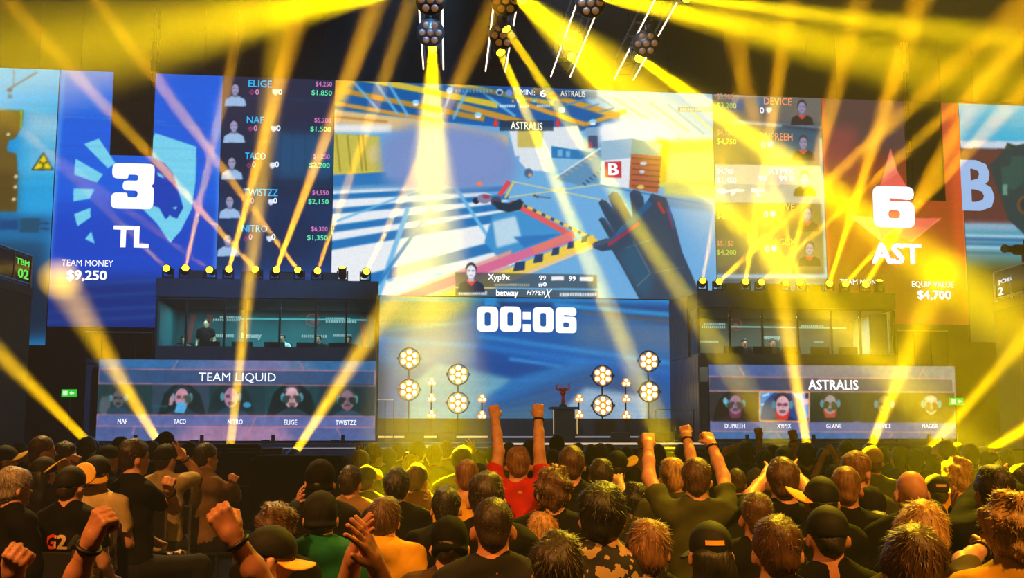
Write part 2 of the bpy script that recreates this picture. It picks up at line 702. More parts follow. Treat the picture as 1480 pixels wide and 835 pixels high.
L.poly([(470, 400), (545, 432), (470, 436)], (.88, .55, .62))
L.poly([(560, 432), (590, 420), (740, 360), (735, 385), (640, 436)], (.90, .62, .58), .9, 1)
# blue smoke
L.poly([(552, 200), (590, 180), (660, 184), (715, 192), (740, 212), (748, 240), (738, 266), (690, 275), (600, 276), (555, 262), (548, 230)], (.48, .58, .80), 1, 7)
L.ell(655, 225, 75, 38, (.50, .59, .82), .8, 8)
L.ell(693, 265, 4.5, 3.5, (.95, .52, .38))
# buildings at the back
L.poly([(735, 186), (835, 182), (846, 215), (800, 216), (745, 226)], (.88, .92, .95), soft=.8)
L.poly([(748, 186), (785, 186), (783, 213), (748, 213)], (.80, .72, .30), .9, .8)
L.poly([(752, 216), (800, 211), (800, 248), (762, 246), (750, 232)], (.88, .92, .95), soft=.7)
L.poly([(797, 211), (855, 220), (846, 228), (846, 248), (797, 246)], (.55, .76, .90))
L.poly([(797, 211), (855, 220), (844, 230), (797, 228)], (.10, .48, .74))
L.rect(806, 216, 813, 226, (.45, .70, .88)).rect(818, 218, 824, 227, (.45, .70, .88))
L.poly([(846, 185), (868, 182), (868, 215), (846, 215)], (.50, .66, .80))
L.rect(850, 196, 864, 214, (.25, .30, .45)).rect(852, 205, 856, 214, (.65, .2, .35))
L.poly([(800, 258), (868, 214), (868, 262), (838, 268)], (.36, .58, .74), soft=.5)
for k in range(9):
    L.line((806 + 7 * k, 254 - 4.4 * k), (814 + 7 * k, 257 - 4.4 * k), 1.6, (.75, .65, .5))
for k in range(6):
    L.line((842 + 5 * k, 264 - 4 * k), (847 + 5 * k, 268 - 4 * k), 1.8, (.15, .25, .4))
L.line((800, 258), (868, 214), 2.5, (.80, .88, .93))
L.poly([(868, 178), (952, 172), (970, 190), (975, 206), (905, 204), (868, 206)], (1, 1, 1), 1, 3)
L.ell(918, 190, 52, 15, (1, 1, 1), 1, 4)
L.poly([(940, 205), (1045, 200), (1045, 270), (950, 270)], (.84, .80, .32), 1, 3)
L.poly([(960, 222), (1045, 218), (1045, 262), (962, 264)], (.88, .86, .50), .9, 2)
L.poly([(950, 200), (968, 204), (962, 262), (945, 262)], (.92, .76, .12), .9, 3)
# crates
L.poly([(870, 204), (913, 200), (911, 272), (868, 266)], (.90, .93, .96))
L.poly([(870, 204), (913, 200), (912, 228), (869, 232)], (.60, .75, .85))
L.poly([(874, 234), (898, 233), (898, 257), (874, 256)], (.82, .18, .26))
L.poly([(913, 200), (958, 208), (952, 226), (912, 224)], (.50, .66, .64))
L.poly([(912, 222), (956, 226), (951, 279), (909, 272)], (.70, .38, .26))
for k in range(6):
    L.line((913, 228 + 8 * k), (954, 231 + 8 * k), 1.6, (.48, .22, .16))
L.ell(930, 236, 5, 2.5, (.75, .82, .9)).ell(928, 248, 4, 2.5, (.75, .82, .9)).ell(926, 270, 5, 3, (.9, .8, .4))
# floor, floor lines, hazard edge
L.line((740, 262), (905, 296), 1.8, (.92, .86, .55), .8).line((735, 285), (868, 266), 1.8, (.92, .86, .55), .8).line((868, 268), (1045, 300), 2, (.20, .42, .62), .8)
L.poly([(960, 284), (1045, 292), (1045, 308), (960, 298)], (.30, .54, .74), .7, 2)
L.poly([(960, 270), (1045, 268), (1045, 288), (960, 282)], (.88, .82, .35), .8, 3)
L.line((738, 292), (826, 340), 8, (.90, .36, .38)).line((722, 282), (736, 262), 7, (.90, .28, .34)).line((730, 286), (742, 264), 3, (.90, .80, .35))
L.line((826, 342), (560, 440), 13, (.86, .42, .60)).line((830, 338), (770, 362), 11, (.90, .48, .46))
L.line((752, 294), (864, 348), 4, (.93, .78, .28))
for k in range(8):
    L.line((757 + 13 * k, 296.5 + 6.3 * k), (762 + 13 * k, 299 + 6.3 * k), 4, (.20, .30, .45))
L.line((860, 346), (640, 434), 16, (.96, .82, .30)).line((866, 352), (660, 436), 5, (.92, .80, .62))
for k, w in enumerate((6, 7, 8, 10, 12)):
    x = 845 - 18 * k - k * k * 1.3
    y = 345 + (845 - x) * .40
    L.poly([(x - w * .6, y - 3), (x + w * .6, y - 5), (x + w * .5, y + 4 + k), (x - w * .9, y + 6 + k)], (.10, .24, .42))
# fallen figure
L.ell(688, 290, 5, 4.5, (.10, .14, .24)).ell(700, 287, 10, 7, (.52, .52, .66)).ell(703, 284, 6, 3, (.65, .25, .35)).ell(717, 291, 8, 7, (.30, .26, .36))
L.poly([(712, 290), (735, 294), (752, 287), (757, 293), (752, 303), (735, 307), (718, 302)], (.07, .18, .26), soft=.6)
L.ell(702, 303, 2.5, 3, (.16, .4, .7))
L.line((770, 283), (796, 286), 2, (.35, .42, .45)).line((772, 281), (778, 286), 2, (.3, .3, .3))
L.ell(764, 250, 6, 7, (.25, .35, .5), .9, .8).ell(766, 253, 3, 3, (.8, .6, .5))
# gloved hand
HAND = (.16, .26, .37)
L.poly([(857, 358), (859, 350), (877, 344), (884, 350), (903, 330), (930, 300), (942, 279), (963, 286), (974, 317), (986, 364), (1010, 420), (1004, 436), (926, 436), (899, 386), (884, 361), (870, 363)], HAND)
for pts in ([(865, 317), (869, 314), (874, 315), (892, 340), (884, 350)], [(865, 293), (869, 288), (876, 290), (903, 322), (890, 338), (874, 312)],
            [(879, 283), (885, 277), (892, 278), (897, 284), (914, 316), (898, 328), (887, 304)], [(910, 279), (916, 274), (924, 276), (930, 285), (932, 302), (915, 316)]):
    L.poly(pts, HAND)
    L.line(pts[1], pts[3], 2, (.25, .38, .50), .6, .6)
L.line((857, 355), (884, 346), 6, (.22, .33, .44), 1, .6)
L.line((884, 350), (940, 292), 9, (.10, .36, .55), 1, .8).line((879, 354), (924, 322), 5, (.62, .17, .30))
L.line((951, 292), (960, 308), 5, (.66, .2, .22)).line((966, 298), (973, 330), 4, (.1, .35, .6)).line((964, 302), (972, 330), 2, (.6, .15, .3))
L.poly([(934, 310), (962, 330), (978, 370), (960, 390), (935, 350)], (.22, .29, .37), .8, 3)
L.poly([(893, 368), (915, 350), (930, 375), (945, 400), (935, 432), (922, 420)], (.10, .38, .52), .6, 4)
L.line((915, 348), (940, 395), 1.6, (.35, .47, .55)).line((940, 395), (920, 414), 1.6, (.35, .47, .55)).line((905, 358), (944, 345), 1.5, (.30, .42, .5))
L.line((940, 395), (990, 385), 1.5, (.30, .38, .46))
# overlay boxes
L.poly([(658, 393), (863, 397), (863, 417), (658, 414)], (.20, .26, .30), .72).poly([(658, 416), (863, 420), (863, 432), (658, 428)], (.20, .26, .28), .75)
L.poly([(672, 127), (862, 132), (862, 143), (672, 139)], (.06, .18, .32), .45, 1.5)
L.rect(722, 174, 800, 189, (.07, .16, .24), .75)
for x in (716.5, 806):
    L.poly([(x, 170), (x + 5, 181), (x, 178), (x - 5, 181)], (.9, .2, .2)).poly([(x - 4, 180), (x, 176), (x + 4, 180), (x, 184)], (.85, .2, .2))
L.poly([(801, 131), (804, 139), (801, 137), (798, 139)], (.9, .25, .2))
L.ell(722, 133, 5, 5, (.8, .9, 1), .8).ell(722, 134, 3, 3, (.06, .25, .45)).ell(736, 134, 5, 5, (.45, .60, .95), .9)
for k in range(6):
    L.rect(740 + 7.6 * k, 144, 743 + 7.6 * k, 148, ((.9, .6, .3), (.6, .85, 1), (.85, .85, .3), (.9, .4, .3), (.5, .8, 1), (.9, .5, .3))[k])
for x0, x1 in ((722, 743), (752, 765), (776, 796)):
    for x in np.arange(x0, x1, 3.4):
        L.rect(x, 151, x + 2.4, 155, (.95, .97, 1), .9)
for x in np.arange(658, 712, 5):
    L.rect(x, 129, x + 3, 134, (.5, .8, 1), .5)
L.rect(980, 155, 1030, 161, (.35, .40, .30), .7)
for x in np.arange(983, 1026, 3.5):
    L.rect(x, 156, x + 2.4, 160, (.95, .95, .85), .9)
for x in np.arange(663, 702, 3.2):
    L.rect(x, 421, x + 2.4, 426, (.95, .97, 1), .9)
for x in np.arange(809, 862, 3.6):
    L.rect(x, 423, x + 2.8, 428, (.95, .97, 1), .9)
for x in np.arange(715, 765, 3.0):
    L.rect(x, 410, x + 2.2, 413, (.95, .85, .6), .8)
portrait(L, 681, 391, 7.5, (.93, .93, .98), (.12, .13, .24), (.10, .16, .30), (.9, .2, .25))
L.rect(797, 399, 815, 405, (.98, .98, 1)).rect(838, 400, 857, 406, (.98, .98, 1))
L.im = blur(L.im, .55)
L.grain(.02, 3).build('main_screen', 'giant central LED screen showing the game picture with a gloved hand')
L.text('B', (879, 236, 894, 253), (.97, .95, .97), .03)
L.text('ASTRALIS', (738, 177, 784, 187), (.97, .95, .85), .015)
L.text('6', (780, 130, 789, 140), bold=.03)
L.text('MINI:', (752, 130, 773, 137), bold=.008)
L.text('ASTRALIS', (810, 132, 846, 139), (.9, .85, .7), .01)
L.text('Xyp9x', (705, 396, 737, 407), (.96, .96, .98), .02)
L.text('99', (779, 398, 789, 405), bold=.02)
L.text('99', (822, 399, 832, 406), bold=.02)
L.text('#0', (778, 408, 790, 414), bold=.02)
L.text('betway', (717, 419, 749, 430), bold=.035)
L.text('HYPER', (761, 420, 788, 426), bold=.02, shear=.3)
L.text('X', (786, 418, 798, 431), bold=.01, shear=.4)

# ---- screen under it, with the clock
L = Led(-4.42, 5.42, 2.15, 6.33, 0.0, 28, (.04, .36, .68))
L.poly([(545, 428), (700, 428), (640, 470), (545, 480)], (.62, .64, .35), .9, 6)
L.poly([(545, 480), (690, 470), (690, 520), (545, 540)], (.42, .62, .72), .5, 8)
L.poly([(700, 436), (760, 432), (968, 445), (968, 470), (860, 452), (780, 445), (700, 452)], (.03, .24, .47), .9, 1.5)
L.line((800, 440), (972, 455), 6, (.12, .60, .90), soft=1.2).line((840, 452), (972, 464), 3, (.50, .36, .25), .8, 1)
L.poly([(830, 460), (972, 470), (972, 510), (830, 500)], (.46, .50, .58), .8, 10)
L.rect(700, 428, 722, 442, (.15, .55, .82)).rect(718, 430, 732, 440, (.05, .2, .4), .8, 1)
L.line((548, 490), (690, 500), 5, (.20, .58, .86), soft=1.5).line((690, 485), (968, 525), 5, (.22, .62, .90), .8, 1.5).line((690, 500), (968, 538), 7, (.10, .46, .78), .9, 2)
L.line((560, 478), (700, 462), 2, (.35, .68, .9), .8, 1)
L.poly([(690, 504), (822, 532), (700, 560), (690, 540)], (.02, .28, .58), .9, 2)
L.line((735, 518), (812, 530), 3, (.30, .68, .93), .9, 1)
L.poly([(690, 560), (840, 520), (860, 530), (700, 585)], (.15, .48, .76), .8, 2)
L.poly([(700, 590), (850, 535), (960, 560), (968, 612), (690, 612)], (.22, .34, .52), .9, 5)
for k in range(4):
    L.line((700, 575 + 9 * k), (850 + 10 * k, 528 + 10 * k), 2.5, (.10, .42, .70), .8, 1)
L.poly([(590, 560), (632, 524), (700, 538), (740, 548), (700, 575), (690, 608), (590, 612)], (.50, .74, .80), .75, 2)
L.poly([(540, 500), (560, 540), (552, 612), (540, 612)], (.05, .2, .34), .8, 5)
L.poly([(815, 590), (846, 560), (935, 572), (935, 612), (800, 612)], (.62, .74, .84), .95, 2)
L.poly([(830, 600), (870, 575), (900, 600), (880, 612)], (.50, .62, .72), .6, 3)
L.poly([(690, 600), (770, 585), (800, 590), (800, 612), (690, 612)], (.25, .44, .55), .8, 4)
L.line((545, 432), (980, 436), 4, (.10, .58, .85), .9, 1)
L.im = blur(L.im, .7)
L.streaks(.04, 5).grain(.03, 6).build('clock_screen', 'blue LED screen below the main picture showing the clock 00:06')
for g, b in ((G0, (689, 443, 720, 479)), (G0, (722, 443, 753, 479)), (GC, (755.5, 451, 767, 479)), (G0, (770, 444, 800, 480)), (G6, (803, 444.5, 833, 481))):
    L.glyph(g, b)

# ---- blue score screen
L = Led(-14.95, -9.74, 5.2, TOP, 0.0, 37, (.0, .33, .84))
L.poly([(80, 100), (170, 100), (170, 170), (80, 165)], (.05, .46, .92), 1, 6)
L.poly([(80, 160), (330, 190), (320, 300), (70, 300)], (.0, .38, .90), .8, 12)
L.poly([(60, 300), (320, 310), (310, 420), (60, 420)], (.0, .27, .78), .9, 14)
L.poly([(50, 400), (320, 400), (310, 480), (50, 480)], (.0, .17, .50), 1, 8)
L.poly([(210, 104), (330, 108), (325, 190), (215, 170)], (.0, .38, .90), .8, 5)
for y in (410, 428, 448, 462):
    L.line((60, y + 4), (320, y - 10), 3, (.10, .32, .60), .7, 1.5)
L.line((90, 168), (240, 176), 1.2, (.15, .55, .95), .7).line((215, 178), (330, 190), 1.2, (.15, .5, .9), .7)
LIGHT = (.46, .84, .96)
for pts in ([(121, 208), (143, 200), (167, 236), (156, 243)], [(109, 229), (149, 252), (140, 264), (107, 252)], [(106, 272), (137, 273), (130, 287), (106, 291)],
            [(107, 309), (131, 300), (131, 314), (112, 327)], [(123, 345), (132, 334), (137, 352)]):
    L.poly(pts, LIGHT)
L.poly([(214, 215), (224, 192), (284, 212), (283, 260), (277, 302), (262, 332), (246, 351), (226, 322), (204, 300), (217, 296), (234, 300), (241, 316), (256, 300), (265, 300), (256, 268), (247, 247), (236, 235), (225, 232)], LIGHT)
L.poly([(222, 228), (238, 236), (250, 250), (259, 284), (265, 300), (256, 316), (246, 312), (246, 318), (238, 315), (230, 300), (215, 295), (205, 300), (195, 280), (210, 240)], (.0, .24, .72))
L.poly([(227, 248), (236, 254), (237, 258), (228, 254)], LIGHT).poly([(249, 300), (256, 298), (254, 303)], LIGHT).poly([(240, 318), (246, 309), (248, 318)], LIGHT)
L.line((92, 102), (64, 475), 5, (.55, .78, 1.0), .55, 2).line((324, 108), (308, 470), 5, (.40, .62, 1.0), .7, 2.5)
L.ell(312, 200, 6, 60, (.45, .6, 1), .5, 4)
L.im = blur(L.im, .5)
L.streaks(.02, 8).grain(.02, 9).build('score_screen', 'blue score screen on the left with horse head logo and big 3', notch=(-13.28, -11.92, 10.84))
L.glyph(G3, (160, 237, 224, 301))
L.text('TL', (163, 327, 216, 357), bold=.035)
L.text('TEAM MONEY', (89, 376, 164, 384), bold=.005)
L.text('$9,250', (96, 391, 155, 406), bold=.03)

# ---- red score screen
L = Led(11.12, 16.28, 5.6, TOP, 0.0, 37, (.50, .20, .12))
L.poly([(1180, 138), (1320, 140), (1320, 225), (1200, 220)], (.30, .21, .24), 1, 8)
L.poly([(1185, 180), (1240, 185), (1240, 260), (1190, 260)], (.58, .26, .26), .8, 8)
L.poly([(1330, 150), (1400, 150), (1400, 420), (1340, 420)], (.80, .28, .22), .8, 10)
L.poly([(1180, 260), (1400, 270), (1400, 450), (1180, 450)], (.62, .26, .08), .85, 14)
L.poly([(1180, 380), (1400, 380), (1400, 460), (1180, 460)], (.42, .28, .06), .9, 14)
L.line((1186, 140), (1196, 420), 9, (.93, .38, .20), .75, 3).line((1388, 152), (1400, 420), 5, (1.0, .62, .45), .9, 1.5).line((1378, 152), (1390, 420), 16, (.90, .35, .16), .6, 4)
STAR = (.93, .38, .33)
L.poly([(1287, 214), (1296, 245), (1312, 272), (1311, 322), (1318, 315), (1361, 315), (1316, 350), (1294, 338), (1275, 350), (1226, 311), (1262, 314), (1262, 280), (1273, 266)], STAR)
L.poly([(1287, 214), (1298, 250), (1280, 262), (1273, 266)], (.97, .50, .42), .8).poly([(1226, 311), (1262, 314), (1270, 330), (1275, 350)], (.98, .52, .40), .7)
L.poly([(1294, 330), (1307, 352), (1296, 386), (1280, 376), (1278, 352)], (.88, .30, .22), .9)
L.poly([(1280, 340), (1294, 334), (1300, 350), (1278, 352)], (.45, .22, .08), .9)
L.line((1360, 315), (1316, 350), 2, (1, .6, .4), .6)
L.im = blur(L.im, .5)
L.streaks(.02, 11).grain(.02, 12).build('score_screen', 'red score screen on the right with star logo and big 6', notch=(14.2, 15.62, 10.03))
L.glyph(G6, (1263, 270, 1320, 328))
L.text('AST', (1260, 352, 1331, 381), bold=.04)
L.text('TEAM MONEY', (1214, 404, 1278, 411), bold=.005)
L.text('EQUIP VALUE', (1318, 407, 1378, 416), bold=.012)
L.text('$4,700', (1326, 420, 1374, 434), bold=.03)

# ---- player lists
L = Led(-9.72, -6.04, 5.9, TOP, 0.0, 37, (.07, .13, .25))
L.poly([(315, 105), (490, 110), (485, 190), (310, 190)], (.15, .16, .28), .8, 10)
L.poly([(395, 190), (485, 195), (480, 260), (395, 258)], (.10, .34, .52), .8, 5)
L.poly([(300, 280), (485, 285), (480, 420), (300, 420)], (.04, .20, .40), .8, 16)
L.poly([(310, 390), (485, 385), (480, 430), (305, 430)], (.06, .26, .56), .9, 5)
L.line((305, 402), (485, 396), 3, (.45, .25, .50), .7, 1.5)
for k in range(4):
    L.rect(404 + 18 * k, 172, 406 + 18 * k, 250, (.08, .2, .36), .6, .8)
    L.line((310, 140 + 62 * k), (485, 146 + 62 * k), 1.5, (.10, .28, .42), .7, .8)
L.ell(420, 340, 40, 30, (.03, .14, .3), .7, 6)
for i, (x, y) in enumerate([(340, 128), (338, 181), (335, 234), (332, 290), (329, 345)]):
    portrait(L, x, y, 6.0, (.62, .62, .78), (.10, .10, .18), (.62, .76, .92))
    dx = -2.2 * i
    L.poly([(360 + dx, 133 + 53 * i), (364 + dx, 129 + 53 * i), (368 + dx, 133 + 53 * i), (364 + dx, 137 + 53 * i)], (.75, .25, .50)).poly([(362 + dx, 133 + 53 * i), (364 + dx, 131 + 53 * i), (366 + dx, 133 + 53 * i), (364 + dx, 135 + 53 * i)], (.08, .12, .24))
    L.poly([(394 + dx, 129 + 53 * i), (403 + dx, 129 + 53 * i), (403 + dx, 134 + 53 * i), (398 + dx, 138 + 53 * i), (394 + dx, 134 + 53 * i)], (.9, .93, 1))
L.im = blur(L.im, .5)
L.grain(.03, 14).build('player_list_screen', 'dark blue player list screen left of the main picture')
CY = (.10, .68, .92)
for i, (nm, w, a, b) in enumerate([('ELIGE', 34, '$4,250', '$1,850'), ('NAF', 25, '$5,200', '$1,500'), ('TACO', 30, '$1,250', '$2,200'), ('TWISTZZ', 50, '$4,950', '$2,150'), ('NITRO', 37, '$6,300', '$1,350')]):
    x, y, r = 359 - 2.4 * i, 116.5 + 52.3 * i, 480 - 1.6 * i
    L.text(nm, (x, y, x + w, y + 9), CY, .012)
    L.text('0', (x + 10, y + 12.5, x + 15.5, y + 20.5), (.80, .55, .75), .01)
    L.text('0', (x + 43, y + 12.5, x + 49, y + 20.5), (.92, .95, 1), .01)
    L.text(a, (r - 24, y + 2, r, y + 9), (.80, .45, .70), .01)
    L.text(b, (r - 30, y + 14.5, r, y + 22), (.35, .85, .62), .015)

L = Led(7.13, 11.10, 6.3, TOP, 0.0, 37, (.30, .31, .30))
L.poly([(1030, 132), (1190, 138), (1190, 180), (1035, 178)], (.42, .42, .42), .8, 5)
L.poly([(1100, 180), (1190, 184), (1190, 235), (1100, 235)], (.10, .34, .48), .9, 5)
L.poly([(1030, 180), (1110, 180), (1110, 236), (1033, 236)], (.42, .42, .30), .8, 6)
L.rect(1056, 142, 1075, 160, (.12, .35, .60), .9, 1.5).rect(1092, 143, 1110, 152, (.2, .45, .65), .8, 1.5)
L.rect(1032, 134, 1190, 139, (.80, .82, .90), .7, 1.5)
L.line((1060, 176), (1190, 186), 4, (.75, .82, .9), .8, 1.2).line((1130, 182), (1190, 188), 5, (.05, .12, .25), .8, 1.2)
L.poly([(1033, 237), (1186, 240), (1187, 268), (1033, 266)], (.68, .68, .70)).poly([(1033, 266), (1187, 268), (1188, 294), (1033, 292)], (.52, .58, .66))
L.poly([(1033, 300), (1190, 302), (1192, 340), (1034, 338)], (.34, .35, .24), .8, 3).poly([(1034, 343), (1192, 346), (1194, 392), (1036, 390)], (.42, .42, .30), .8, 4)
L.line((1186, 200), (1194, 400), 4, (.62, .80, .92), .9, 1.5)
L.rect(1034, 396, 1196, 402, (.60, .78, .90), .9, 1).rect(1034, 405, 1196, 420, (.14, .34, .52), .9, 1)
for i, (x, y, b) in enumerate([(1159, 154, 0), (1161, 205, 0), (1163, 257, 1), (1167, 308, 0), (1170, 358, 0)]):
    portrait(L, x, y, 6.3, (.98, .97, .95) if b else (.56, .54, .70), (.75, .58, .12) if b else (.15, .14, .2), (.30, .26, .12) if b else (.10, .11, .17), (.85, .25, .2))
    if not b:
        L.poly([(1107 + 2 * i, 155 + 50 * i), (1115 + 2 * i, 155 + 50 * i), (1115 + 2 * i, 160 + 50 * i), (1111 + 2 * i, 164 + 50 * i), (1107 + 2 * i, 160 + 50 * i)], (.92, .95, 1))
W = (1, 1, 1)
L.poly([(1036, 273), (1046, 272), (1050, 275), (1064, 273), (1076, 274), (1076, 276), (1064, 277), (1060, 282), (1056, 282), (1057, 277), (1050, 278), (1046, 281), (1037, 279)], W)
L.poly([(1086, 272), (1105, 273), (1105, 277), (1096, 278), (1100, 284), (1095, 284), (1092, 278), (1086, 277)], W)
L.im = blur(L.im, .5)
L.grain(.03, 15).build('player_list_screen', 'grey player list screen right of the main picture with one bright row')
ORG = (.93, .55, .30)
for nm, x0, y0, x1, c in [('DEVICE', 1104, 142, 1144, ORG), ('DUPREEH', 1098, 193, 1145, ORG), ('XYP9X', 1111, 243, 1147, (1, 1, 1)), ('GLAIVE', 1108, 294, 1148, (.80, .62, .2)), ('MAGISK', 1109, 345, 1150, (.82, .62, .2))]:
    L.text(nm, (x0, y0, x1, y0 + 9), c, .012)
for i in range(5):
    c = (.98, .98, 1) if i == 2 else (.72, .50, .35)
    L.text(['$3,900', '$4,750', '$4,700', '$5,050', '$5,150'][i], (1036, 140 + 52 * i - (4 if i < 2 else 0), 1060, 148 + 52 * i - (4 if i < 2 else 0)), c, .012)
    L.text(['$3,200', '$4,750', '$1,450', '$4,300', '$4,200'][i], (1036, 153 + 52 * i - (4 if i < 2 else 0), 1064, 161 + 52 * i - (4 if i < 2 else 0)), (.98, .98, 1) if i == 2 else (.60, .72, .30), .012)
    if i != 2:
        L.text('0', (1098 + 2 * i, 155 + 50 * i, 1104 + 2 * i, 164 + 50 * i), (.9, .92, 1), .01)
L.text('99', (1096, 254, 1108, 262), (1, 1, 1), .015)
L.text('99 0', (1126, 254, 1147, 262), (1, 1, 1), .015)

# ---- side screens beyond the score screens
L = Led(-20.5, -14.98, 4.6, TOP, 0.0, 25, (.04, .56, .84))
L.poly([(-80, 90), (90, 100), (85, 165), (-80, 160)], (.02, .70, .95), 1, 2)
L.poly([(36, 160), (86, 164), (84, 180), (80, 260), (30, 260)], (.58, .80, .90), 1, 5)
L.poly([(30, 200), (84, 205), (78, 330), (20, 330)], (.10, .66, .90), .8, 8)
L.poly([(-80, 158), (34, 159), (32, 182), (22, 200), (12, 203), (10, 218), (24, 222), (26, 250), (24, 306), (-80, 306)], (.42, .34, .12))
L.line((31, 160), (30, 184), 2.5, (.5, .8, .1)).poly([(-80, 240), (24, 250), (24, 306), (-80, 300)], (.34, .27, .10), .8, 3)
for x, y in [(12, 194), (23, 255), (22, 270), (20, 288)]:
    L.ell(x, y, 2.5, 2.5, (.95, .9, .75))
L.line((14, 128), (54, 104), 3, (.04, .36, .55)).line((20, 100), (20, 126), 2, (.04, .4, .6)).ell(14, 130, 4, 3, (.05, .2, .35)).rect(11, 136, 18, 142, (.05, .42, .62))
L.poly([(44, 216), (80, 217), (78, 250), (42, 248)], (.38, .74, .92), .8)
L.poly([(63, 219), (78, 246), (45, 246)], (.10, .16, .12)).poly([(63, 222.5), (75, 244), (48.5, 244)], (.92, .84, .10))
L.ell(62.5, 237, 2, 2, (.1, .1, .05))
for a in (-2.6, -.55, 1.57):
    L.poly([(62.5 + 2.6 * math.cos(a), 237 + 2.6 * math.sin(a)), (62.5 + 7 * math.cos(a - .45), 237 + 6 * math.sin(a - .45)), (62.5 + 7 * math.cos(a + .45), 237 + 6 * math.sin(a + .45))], (.1, .1, .05))
L.poly([(-80, 306), (75, 312), (72, 340), (-80, 330)], (.06, .36, .58), .9, 3)
L.rect(0, 318, 26, 332, (.03, .28, .52), .9).poly([(30, 315), (58, 315), (56, 336), (28, 336)], (.08, .32, .45)).line((58, 322), (72, 323), 2, (.04, .25, .4)).line((58, 330), (72, 331), 2, (.04, .25, .4))
L.poly([(-80, 340), (72, 345), (66, 480), (-80, 480)], (.04, .26, .40), .95, 6).poly([(-80, 390), (72, 395), (66, 490), (-80, 490)], (.02, .14, .24), .95, 8)
L.im = blur(L.im, .5)
L.streaks(.02, 16).grain(.02, 17).build('side_screen', 'cyan screen at far left with yellow radiation triangle')

L = Led(16.30, 21.5, 5.0, TOP, 0.0, 25, (.10, .60, .78))
L.poly([(1385, 150), (1580, 155), (1580, 206), (1385, 204)], (.16, .72, .88), 1, 3).poly([(1385, 203), (1580, 205), (1580, 216), (1385, 214)], (.82, .86, .93), 1, 1)
L.poly([(1385, 214), (1580, 216), (1580, 325), (1388, 323)], (.36, .19, .20)).poly([(1388, 322), (1580, 325), (1580, 336), (1390, 334)], (.62, .70, .80), 1, 2)
L.poly([(1390, 334), (1580, 337), (1580, 380), (1390, 378)], (.30, .62, .70), 1, 4)
for y, w, c in ((341, 3, (.80, .88, .95)), (346, 4, (.05, .38, .66)), (353, 3, (.05, .40, .66)), (358, 4, (.60, .82, .92)), (366, 3, (.12, .42, .58))):
    L.line((1390, y - 1), (1580, y + 3), w, c, .9, .6)
L.poly([(1390, 376), (1580, 379), (1580, 500), (1390, 500)], (.28, .27, .10), 1, 6)
L.poly([(1430, 240), (1452, 216), (1456, 206), (1468, 210), (1478, 208), (1580, 180), (1580, 345), (1480, 338), (1458, 318)], (.07, .22, .26))
L.poly([(1447, 240), (1460, 240), (1462, 226), (1480, 226), (1480, 262), (1464, 276), (1448, 264)], (.10, .30, .30)).rect(1449, 266, 1456, 282, (.38, .58, .52))
L.poly([(1452, 216), (1456, 206), (1462, 216)], (.14, .28, .22))
L.ell(1482, 296, 12, 14, (.40, .28, .20)).ell(1482, 296, 8, 10, (.10, .16, .22))
L.im = blur(L.im, .5)
L.streaks(.02, 18).grain(.02, 19).build('side_screen', 'teal screen at far right with a large letter B')
L.text('B', (1391, 232, 1434, 304), (.62, .76, .95), .03, 1.0)

# ------------------------------------------------------------------ rigging of the screens
for o in [o for o in bpy.data.objects if o.get('category') == 'screen']:
    cab = [c for c in o.children if c.name.startswith('cabinet')][0]
    xs = [v.co.x for v in cab.data.vertices]
    for f in (.12, .88):
        x = min(xs) + (max(xs) - min(xs)) * f
        z = TOP if 'below' not in o['label'] else 6.33
        if 'below' in o['label']:
            continue
        MB().tube([(x, .07, z - .1), (x, .07, 16.0)], .012, 6).build('steel_cable', METAL, o)

# ------------------------------------------------------------------ stage
st = thing('stage_platform', 'dark raised stage platform with lit edges in front of the screens', 'stage', stage(0, 0, 0), SROT)
for i in range(11):
    a = -13.2 + i * 2.47
    box_obj('front_panel', (a + .01, a + 2.46, -4.62, -4.55, 0, 1.46), NAVY, st)
box_obj('deck', (-13.2, 13.97, -4.6, 0.6, 1.46, 1.55), CHARCOAL, st)
st2 = thing('stage_step', 'low raised step at the back of the stage carrying the lamp stands', 'stage', stage(0, 0, 0), SROT)
box_obj('step', (-4.45, 5.35, -1.9, 0.0, 1.55, 1.75), CHARCOAL, st2)
box_obj('backdrop_panel', (-4.45, 5.35, -.2, -.15, 1.75, 2.3), CHARCOAL, st2)
STRIP = glow('stage_edge_strip', (.95, .80, .62), .9)
STRIPB = glow('stage_edge_strip_dim', (.80, .74, .78), .45)
box_obj('edge_strip', (-4.4, -1.0, -1.95, -1.9, 1.68, 1.74), STRIP, st2)
box_obj('edge_strip', (-.6, 5.3, -1.95, -1.9, 1.68, 1.73), STRIPB, st2)
box_obj('edge_strip', (-1.0, 5.3, -4.66, -4.62, 1.5, 1.555), STRIP, st)
box_obj('edge_strip', (-12.9, -1.0, -4.66, -4.62, 1.40, 1.43), STRIPB, st)
for x in (-3.6, -2.6, 2.9, 4.0, 4.6):
    box_obj('monitor_wedge', (x, x + .6, -2.2, -1.96, 1.55, 1.86), BLACK, st, .03)

pod = thing('plinth', 'black plinth standing in the middle of the stage', 'plinth', stage(uz(815, 630, -3.2)[0], -3.2, 1.55), SROT)
MB().box(-.33, .33, -.3, .3, 0, .06).build('base', BLACK, pod)
MB().box(-.30, .30, -.27, .27, .06, 1.0, c=.03).build('body', BLACK, pod)
MB().box(-.42, .42, -.34, .34, 1.0, 1.07).build('top', CHARCOAL, pod)
for s in (-1, 1):
    MB().box(s * .36 - .012, s * .36 + .012, -.29, -.27, .25, .98).build('light_strip', glow('plinth_strip', (.95, .8, .5), .8), pod)
tr = thing('trophy', 'small red trophy standing on the black plinth', 'trophy', stage(uz(814, 600, -3.2)[0], -3.2, 2.62), SROT)
RED = mat('trophy_red', (.85, .10, .10), .3, .3, noise=.2, scale=8)
MB().lathe([(.13, 0), (.13, .05), (.08, .07), (.08, .1)], 12).build('base', BLACK, tr)
